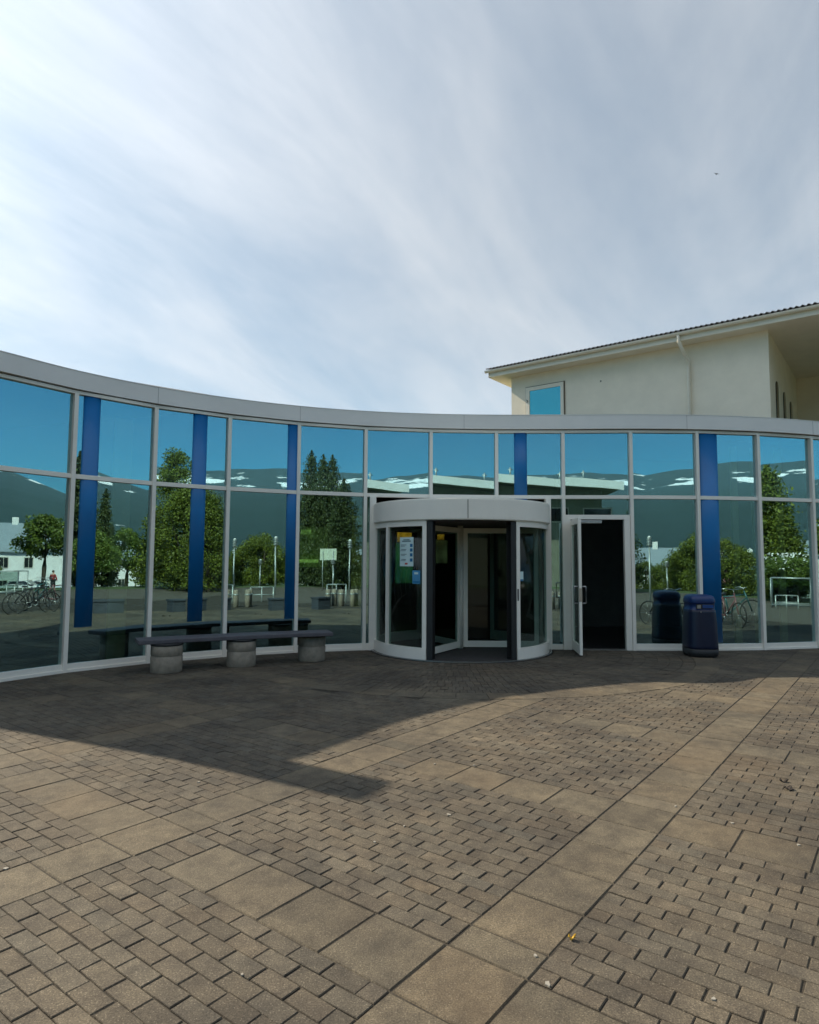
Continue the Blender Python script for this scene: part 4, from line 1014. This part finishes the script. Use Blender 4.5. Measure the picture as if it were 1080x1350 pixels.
MB().box(-.58, 17, -.50, 0.0, z_-.25, z_-.21).box(-.58, 0, 0.0, 10, z_-.25, z_-.21).box(WL, 17, 0.0, 6.5, z_-.25, z_-.21).build('soffit', M_['trim'], hs)
MB().add([(-.66, -.585, z_-.26), (-.66, 11, z_-.26), (-.66, 11, z_+.0+sl*11.4), (-.66, -.585, z_+.0), (-.58, -.585, z_-.26), (-.58, 11, z_-.26), (-.58, 11, z_+sl*11.4), (-.58, -.585, z_)], BF).build('verge_board', M_['trim'], hs)
# half round gutter
gu = MB(); vv = []; 
for x in (-.75, 17):
    for k in range(9): a_ = math.pi*k/8; vv.append((x, -.66-.075*math.cos(a_)*1.0, z_-.02-.085*math.sin(a_)))
    for k in range(9): a_ = math.pi*(8-k)/8; vv.append((x, -.66-.068*math.cos(a_), z_-.02-.078*math.sin(a_)))
gu.add(vv, [(k, (k+1) % 18, 18+(k+1) % 18, 18+k) for k in range(18)]+[tuple(range(18)), tuple(range(18, 36))], False); gu.build('gutter', M_['trim'], hs)
# downpipe
MB().tube([(6.22, -.66, z_-.10), (6.22, -.66, z_-.28), (6.30, -.30, z_-.62), (6.36, -.09, z_-.80), (6.36, -.09, z_-1.0), (6.36, -.09, 0)], .055, 12).build('downpipe', M_['trim'], hs)
# window: recessed frame, teal glass
wx0, wx1, wz0, wz1 = .62, 2.12, 6.55, 8.12
fr = MB().box(wx0-.02, wx1+.035, -.035, -.003, wz0-.05, wz1+.03); fo2 = fr.build('window', plain('dark_bronze_reveal', (.16, .13, .09), .5), hs)
fr = MB(); fr.box(wx0, wx0+.16, -.07, -.036, wz0, wz1).box(wx1-.12, wx1, -.07, -.036, wz0, wz1).box(wx0+.16, wx1-.12, -.069, -.036, wz1-.14, wz1-.001).box(wx0+.16, wx1-.12, -.069, -.036, wz0, wz0+.12)
fr.build('window_frame', M_['trim'], fo2, .006)
MB().box(wx0+.16, wx1-.12, -.045, -.037, wz0+.1, wz1-.13).build('pane', M_['teal_glass'], fo2)
MB().tube([(wx0+.05, -.075, 7.55), (wx0+.11, -.085, 7.60), (wx0+.04, -.085, 7.66)], .012, 6).build('latch', M_['dark'], fo2)
MB().box(3.45, 3.49, -.02, 0, 7.9, 7.94).build('wall_anchor', M_['dark'], hs)
# narrow round headed windows in the recess side wall (plane x = WL, facing +x)
for (yy, zt) in ((1.3, 7.35), (2.9, 7.35), (4.5, 7.35)):
    m = MB(); pts = [(yy-.22, 5.2), (yy+.22, 5.2), (yy+.22, zt-.22)]+[(yy+.22*math.cos(a_), zt-.22+.22*math.sin(a_)) for a_ in [math.pi*k/8 for k in range(1, 8)]]+[(yy-.22, zt-.22)]
    n = len(pts); m.add([(WL+.003, a, b) for a, b in pts]+[(WL+.03, a, b) for a, b in pts], [tuple(range(n)), tuple(range(n, 2*n))]+[(i, (i+1) % n, n+(i+1) % n, n+i) for i in range(n)])
    m.build('narrow_window', M_['carglass'], hs)

# ------------------------------------------------------------------ mountains
tab = [(-30, .10), (-10, .115), (5, .128), (10, .134), (15, .127), (17.5, .133), (20, .137), (22, .125), (24.5, .131), (30, .134), (37, .135), (42, .14), (48, .136), (53, .131), (60, .134), (66, .122), (70, .099), (76, .112), (82, .116), (86, .09), (92, .075), (115, .06)]
azs = np.radians(np.array([t[0] for t in tab])); els = np.array([t[1] for t in tab])
na, nr = 420, 70; A2 = np.linspace(R(-30), R(115), na); RR = np.concatenate([np.linspace(1300, 4600, nr-12), np.linspace(4750, 6500, 12)])
def fbm(x, y, s):
    o = np.zeros_like(x); amp = 1; rgm = np.random.default_rng(s)
    for k in range(6):
        for j in range(3):
            th_ = rgm.uniform(0, 6.28); ph = rgm.uniform(0, 6.28); fr_ = 2**k
            o += amp*np.sin((x*math.cos(th_)+y*math.sin(th_))*fr_+ph+1.3*np.sin((x*math.sin(th_)-y*math.cos(th_))*fr_*.7+ph*2))/3
        amp *= .5
    return o
GA, GR = np.meshgrid(A2, RR, indexing='ij')
X = GR*np.sin(GA); Y = -GR*np.cos(GA)
ridge = np.interp(GA, azs, els)
prof = np.clip((GR-1300)/3300, 0, 1); hp_ = np.where(GR <= 4600, 0.18*prof+.82*prof**1.7, 1-(GR-4600)/2600)
n1_ = fbm(X/420, Y/420, 3)
Z = -10 + (ridge*4600+12)*hp_ + n1_*26*np.clip(prof*1.2, 0, 1)*np.where(prof > .93, .45, 1)
vv = np.stack([X, Y, Z], -1).reshape(-1, 3)
nr = len(RR); ff = [(i*nr+j, i*nr+j+1, (i+1)*nr+j+1, (i+1)*nr+j) for i in range(na-1) for j in range(nr-1)]
me = bpy.data.meshes.new('mountains'); me.from_pydata(vv.tolist(), [], ff); me.polygons.foreach_set('use_smooth', [True]*len(ff)); me.update()
mm, mnt, mbs = nmat('hazed_mountain_heath')
geo = N(mnt, 'ShaderNodeNewGeometry'); sp = N(mnt, 'ShaderNodeSeparateXYZ'); link(mnt, geo.outputs['Position'], sp.inputs[0])
n1 = N(mnt, 'ShaderNodeTexNoise'); n1.inputs['Scale'].default_value = .004; n1.inputs['Detail'].default_value = 10; n1.inputs['Roughness'].default_value = .65; link(mnt, geo.outputs['Position'], n1.inputs['Vector'])
hr_ = N(mnt, 'ShaderNodeMapRange'); hr_.inputs[1].default_value = 20; hr_.inputs[2].default_value = 480; link(mnt, sp.outputs['Z'], hr_.inputs[0])
ad = N(mnt, 'ShaderNodeMath', operation='MULTIPLY_ADD'); ad.inputs[1].default_value = .6; link(mnt, n1.outputs[0], ad.inputs[0])
s2 = N(mnt, 'ShaderNodeMath', operation='SUBTRACT'); s2.inputs[1].default_value = .3; link(mnt, hr_.outputs[0], s2.inputs[0]); link(mnt, s2.outputs[0], ad.inputs[2])
cr = N(mnt, 'ShaderNodeValToRGB'); cr.color_ramp.elements[0].color = rgb((.004, .024, .022)); cr.color_ramp.elements[0].position = 0; cr.color_ramp.elements[1].color = rgb((.020, .040, .044)); cr.color_ramp.elements[1].position = .9  # blue-green of distant haze mixed into the heath colours
e_ = cr.color_ramp.elements.new(.45); e_.color = rgb((.008, .028, .024)); link(mnt, ad.outputs[0], cr.inputs[0])
mp = N(mnt, 'ShaderNodeMapping'); mp.inputs['Scale'].default_value = (.0032, .0032, .011); link(mnt, geo.outputs['Position'], mp.inputs['Vector'])
n2 = N(mnt, 'ShaderNodeTexNoise'); n2.inputs['Scale'].default_value = 1; n2.inputs['Detail'].default_value = 7; n2.inputs['Roughness'].default_value = .6; link(mnt, mp.outputs[0], n2.inputs['Vector'])
hm = N(mnt, 'ShaderNodeMapRange'); hm.inputs[1].default_value = 360; hm.inputs[2].default_value = 490; hm.inputs[3].default_value = -.14; hm.inputs[4].default_value = .035; link(mnt, sp.outputs['Z'], hm.inputs[0])
a3 = N(mnt, 'ShaderNodeMath', operation='ADD'); link(mnt, n2.outputs[0], a3.inputs[0]); link(mnt, hm.outputs[0], a3.inputs[1])
hm2 = N(mnt, 'ShaderNodeMapRange'); hm2.inputs[1].default_value = 535; hm2.inputs[2].default_value = 590; hm2.inputs[3].default_value = 0; hm2.inputs[4].default_value = -.12; link(mnt, sp.outputs['Z'], hm2.inputs[0])
a4 = N(mnt, 'ShaderNodeMath', operation='ADD'); link(mnt, a3.outputs[0], a4.inputs[0]); link(mnt, hm2.outputs[0], a4.inputs[1]); a3 = a4
sr = N(mnt, 'ShaderNodeValToRGB'); sr.color_ramp.elements[0].position = .558; sr.color_ramp.elements[1].position = .58; link(mnt, a3.outputs[0], sr.inputs[0])
mx = N(mnt, 'ShaderNodeMix', data_type='RGBA'); link(mnt, sr.outputs[0], mx.inputs[0]); link(mnt, cr.outputs[0], mx.inputs[6]); mx.inputs[7].default_value = rgb((.8, .82, .85))
link(mnt, mx.outputs[2], mbs.inputs['Base Color']); mbs.inputs['Roughness'].default_value = .95
me.materials.append(mm); mo = bpy.data.objects.new('hills', me); COL.objects.link(mo); tag(mo, kind='structure')

# ------------------------------------------------------------------ air between here and the mountains
hzm = bpy.data.materials.new('haze_air'); hzm.use_nodes = True; hn = hzm.node_tree; hn.nodes.clear()
ho = N(hn, 'ShaderNodeOutputMaterial'); pv = N(hn, 'ShaderNodeVolumePrincipled'); pv.inputs['Density'].default_value = 4e-5; pv.inputs['Color'].default_value = (.42, .80, 1, 1); pv.inputs['Anisotropy'].default_value = 0
link(hn, pv.outputs[0], ho.inputs['Volume'])
tag(MB().box(-9500, 9500, -9500, 9500, -14, 900).build('haze', hzm), kind='stuff')

# ------------------------------------------------------------------ small litter on the paving
def G(x, y, z=0):
    Dv = cr_*(x-540)/F-cu_*(y-675)/F+fw; t = (z-H)/Dv[2]; return Vector((Dv[0]*t, Dv[1]*t, z))
lit = [(592, 1074, .020), (625, 1009, .014), (573, 1007, .012), (722, 1297, .022), (706, 1260, .014), (891, 1063, .014), (966, 1085, .015), (1053, 1114, .018), (466, 1023, .011), (533, 1089, .013), (494, 1110, .014), (447, 1069, .01), (8, 1145, .02), (941, 1317, .016), (394, 924, .012), (755, 889, .01), (196, 1022, .011), (262, 1031, .014), (319, 1285, .010)]
for k, (x, y, r_) in enumerate(lit):
    p = G(x, y, .003); r_ *= .62; m = MB(); n = 9; rd = random.Random(k)
    pts = [(r_*rd.uniform(.5, 1.1)*math.cos(6.283*i/n)*1.4, r_*rd.uniform(.5, 1.1)*math.sin(6.283*i/n)) for i in range(n)]
    m.prism(pts, -.003, .003); o = m.build('litter', M_['gum']); o.location = p; o.rotation_euler = (0, 0, rd.uniform(0, 3))
    tag(o, 'tiny pale speck of litter or chewing gum trodden on the paving', 'litter', 'pale specks on the paving')
def fleaf(x, y, s_, mat, lab, rz_):
    p = G(x, y, .006); m = MB(); n = 8
    top = [(s_*(i/n-.5), s_*.28*math.sin(math.pi*i/n)*(1+.3*math.sin(i*2.1)), .012*math.sin(i)) for i in range(n+1)]; bot = [(s_*(i/n-.5), -s_*.28*math.sin(math.pi*i/n)*(1+.3*math.cos(i*1.7)), .010*math.cos(i*1.3)) for i in range(n-1, 0, -1)]
    q = top+bot; m.add(q+[(a, b, c-.003) for a, b, c in q], [tuple(range(len(q))), tuple(reversed(range(len(q), 2*len(q))))]+[(i, (i+1) % len(q), len(q)+(i+1) % len(q), len(q)+i) for i in range(len(q))])
    o = m.build('fallen_leaf', mat); o.location = (p[0], p[1], .014); o.rotation_euler = (.1, .1, rz_); tag(o, lab, 'leaf')
fleaf(754, 1237, .04, M_['yellow'], 'small yellow fallen leaf on the slab band near the front', .3)
fleaf(1040, 1040, .10, M_['deadleaf'], 'larger dark dead leaf lying on the bricks at the right', .7)
fleaf(1033, 1030, .07, M_['deadleaf'], 'smaller dark dead leaf just behind the larger one at the right', .1)

# bird in the sky
bz = H+ (738-206)/F*90; o = empty('bird', ((960-540)/F*90, 90, bz), .3, 'tiny dark bird gliding high in the sky at the right', 'bird')
m = MB(); m.lathe(0, 0, [(.01, -.2), (.06, -.1), (.07, .05), (.03, .17), (.01, .22)], 8); bd = m.build('body', M_['dark'], o); bd.rotation_euler = (R(90), 0, 0)
MB().add([(0, -.08, 0), (0, .08, 0), (.35, .04, .1), (.55, -.02, .04), (.35, -.03, .1), (0, 0, .02), (-.35, .04, .1), (-.55, -.02, .04), (-.35, -.03, .1)], [(0, 1, 2, 4), (2, 3, 4), (0, 1, 6, 8), (6, 7, 8), (0, 5, 1)]).build('wings', M_['dark'], o, fix=False)

# ------------------------------------------------------------------ light and sky
SEL = R(38.8); SAZ = R(60.5)           # the sun stands ahead and to the left
sdir = Vector((-math.sin(SAZ)*math.cos(SEL), math.cos(SAZ)*math.cos(SEL), math.sin(SEL)))
sl_ = bpy.data.lights.new('sun', 'SUN'); sl_.energy = 5.0; sl_.angle = R(.6); sl_.color = (1, .87, .68)
so = bpy.data.objects.new('sun', sl_); COL.objects.link(so); so.rotation_euler = sdir.to_track_quat('Z', 'Y').to_euler()
w = bpy.data.worlds.new('World'); sc.world = w; w.use_nodes = True; wn = w.node_tree; wn.nodes.clear()
out = N(wn, 'ShaderNodeOutputWorld'); bg = N(wn, 'ShaderNodeBackground'); link(wn, bg.outputs[0], out.inputs[0]); bg.inputs['Strength'].default_value = .105
sky = N(wn, 'ShaderNodeTexSky', sky_type='NISHITA'); sky.sun_disc = False; sky.sun_elevation = SEL; sky.sun_rotation = -SAZ; sky.altitude = 0; sky.air_density = 1.0; sky.dust_density = .6; sky.ozone_density = 2.0
tc = N(wn, 'ShaderNodeTexCoord'); sx = N(wn, 'ShaderNodeSeparateXYZ'); link(wn, tc.outputs['Generated'], sx.inputs[0])
def WM(op, a, b=None, c=None, clamp=False):
    n = N(wn, 'ShaderNodeMath', operation=op); n.use_clamp = clamp
    for i, q in enumerate((a, b, c)):
        if q is None: continue
        if hasattr(q, 'type'): link(wn, q, n.inputs[i])
        else: n.inputs[i].default_value = q
    return n.outputs[0]
zc = WM('ADD', WM('MAXIMUM', sx.outputs['Z'], 0.0), .22)
cx = WM('DIVIDE', sx.outputs['X'], zc); cy = WM('DIVIDE', sx.outputs['Y'], zc)
cb = N(wn, 'ShaderNodeCombineXYZ'); link(wn, cx, cb.inputs[0]); link(wn, cy, cb.inputs[1])
def cloud(rot, sxx, syy, scale, det, rg_, p0, p1, off=0, dist=0.4):
    mp = N(wn, 'ShaderNodeMapping'); mp.inputs['Rotation'].default_value = (0, 0, R(rot)); mp.inputs['Location'].default_value = (off, off*.7, 0); link(wn, cb.outputs[0], mp.inputs['Vector'])
    m2 = N(wn, 'ShaderNodeMapping'); m2.inputs['Scale'].default_value = (sxx, syy, 1); link(wn, mp.outputs[0], m2.inputs['Vector'])
    nz = N(wn, 'ShaderNodeTexNoise'); nz.inputs['Scale'].default_value = scale; nz.inputs['Detail'].default_value = det; nz.inputs['Roughness'].default_value = rg_; nz.inputs['Distortion'].default_value = dist; link(wn, m2.outputs[0], nz.inputs['Vector'])
    mr = N(wn, 'ShaderNodeMapRange'); mr.interpolation_type = 'SMOOTHSTEP'; mr.inputs[1].default_value = p0; mr.inputs[2].default_value = p1; link(wn, nz.outputs[0], mr.inputs[0]); return mr.outputs[0]
c1 = cloud(-62, .42, 1.0, 1.7, 8, .6, .28, .74, 3.1, .8)
c2 = cloud(-52, .30, 1.0, 5.0, 7, .6, .36, .75, 7.7, .7)
# more veil towards the front (sun side), clear deep blue low behind the camera
side = N(wn, 'ShaderNodeMapRange'); side.interpolation_type = 'SMOOTHSTEP'; side.inputs[1].default_value = -.10; side.inputs[2].default_value = .50; side.inputs[3].default_value = .11; side.inputs[4].default_value = 1
link(wn, sx.outputs['Y'], side.inputs[0])
hi = N(wn, 'ShaderNodeMapRange'); hi.interpolation_type = 'SMOOTHSTEP'; hi.inputs[1].default_value = .28; hi.inputs[2].default_value = .62; hi.inputs[3].default_value = 0; hi.inputs[4].default_value = 1  # white veil added high up, behind too, as neutral fill
link(wn, sx.outputs['Z'], hi.inputs[0])
veil = WM('MULTIPLY', WM('ADD', WM('MULTIPLY_ADD', c1, .34, .53), WM('MULTIPLY', c2, .09), clamp=True), WM('MAXIMUM', side.outputs[0], hi.outputs[0]))
# glow near the sun direction
dt = N(wn, 'ShaderNodeVectorMath', operation='DOT_PRODUCT'); link(wn, tc.outputs['Generated'], dt.inputs[0]); dt.inputs[1].default_value = tuple(sdir)
gl = WM('POWER', WM('MAXIMUM', dt.outputs['Value'], 0.0), 5.0)
hz = WM('POWER', WM('SUBTRACT', 1.0, WM('MAXIMUM', sx.outputs['Z'], 0.0)), 5.0)
back = N(wn, 'ShaderNodeMapRange'); back.inputs[1].default_value = .2; back.inputs[2].default_value = -.5; back.inputs[3].default_value = 0; back.inputs[4].default_value = 1.8; link(wn, sx.outputs['Y'], back.inputs[0])  # extra cloud brightness added behind the camera to fill the facade
bri = WM('ADD', WM('ADD', WM('MULTIPLY_ADD', gl, 5.4, 4.4), WM('MULTIPLY', hz, 3.6)), back.outputs[0])
cc = N(wn, 'ShaderNodeCombineColor'); link(wn, WM('MULTIPLY', bri, .955), cc.inputs[0]); link(wn, WM('MULTIPLY', bri, 1.0), cc.inputs[1]); link(wn, WM('MULTIPLY', bri, 1.07), cc.inputs[2])
# blue tint of the clear sky
tint = N(wn, 'ShaderNodeMix', data_type='RGBA', blend_type='MULTIPLY'); tint.inputs[0].default_value = 1; link(wn, sky.outputs[0], tint.inputs[6]); tint.inputs[7].default_value = (.05, .43, .58, 1)
mx = N(wn, 'ShaderNodeMix', data_type='RGBA'); link(wn, veil, mx.inputs[0]); link(wn, tint.outputs[2], mx.inputs[6]); link(wn, cc.outputs[0], mx.inputs[7])
link(wn, mx.outputs[2], bg.inputs['Color'])

# ------------------------------------------------------------------ camera
cd = bpy.data.cameras.new('camera'); cam = bpy.data.objects.new('camera', cd); COL.objects.link(cam); sc.camera = cam
cd.sensor_fit = 'VERTICAL'; cd.sensor_height = 36; cd.lens = F/1350*36; cd.clip_start = .05; cd.clip_end = 20000
mat = Matrix(((cr_[0], cu_[0], -fw[0], 0), (cr_[1], cu_[1], -fw[1], 0), (cr_[2], cu_[2], -fw[2], H), (0, 0, 0, 1))); cam.matrix_world = mat
sc.render.engine = 'CYCLES'; sc.cycles.samples = 160; sc.cycles.use_denoising = True
sc.cycles.max_bounces = 10; sc.cycles.transparent_max_bounces = 24; sc.cycles.glossy_bounces = 5; sc.cycles.caustics_reflective = False; sc.cycles.caustics_refractive = False
sc.render.resolution_x = 819; sc.render.resolution_y = 1024
sc.view_settings.view_transform = 'Standard'; sc.view_settings.look = 'None'; sc.view_settings.exposure = .56; sc.view_settings.gamma = 1
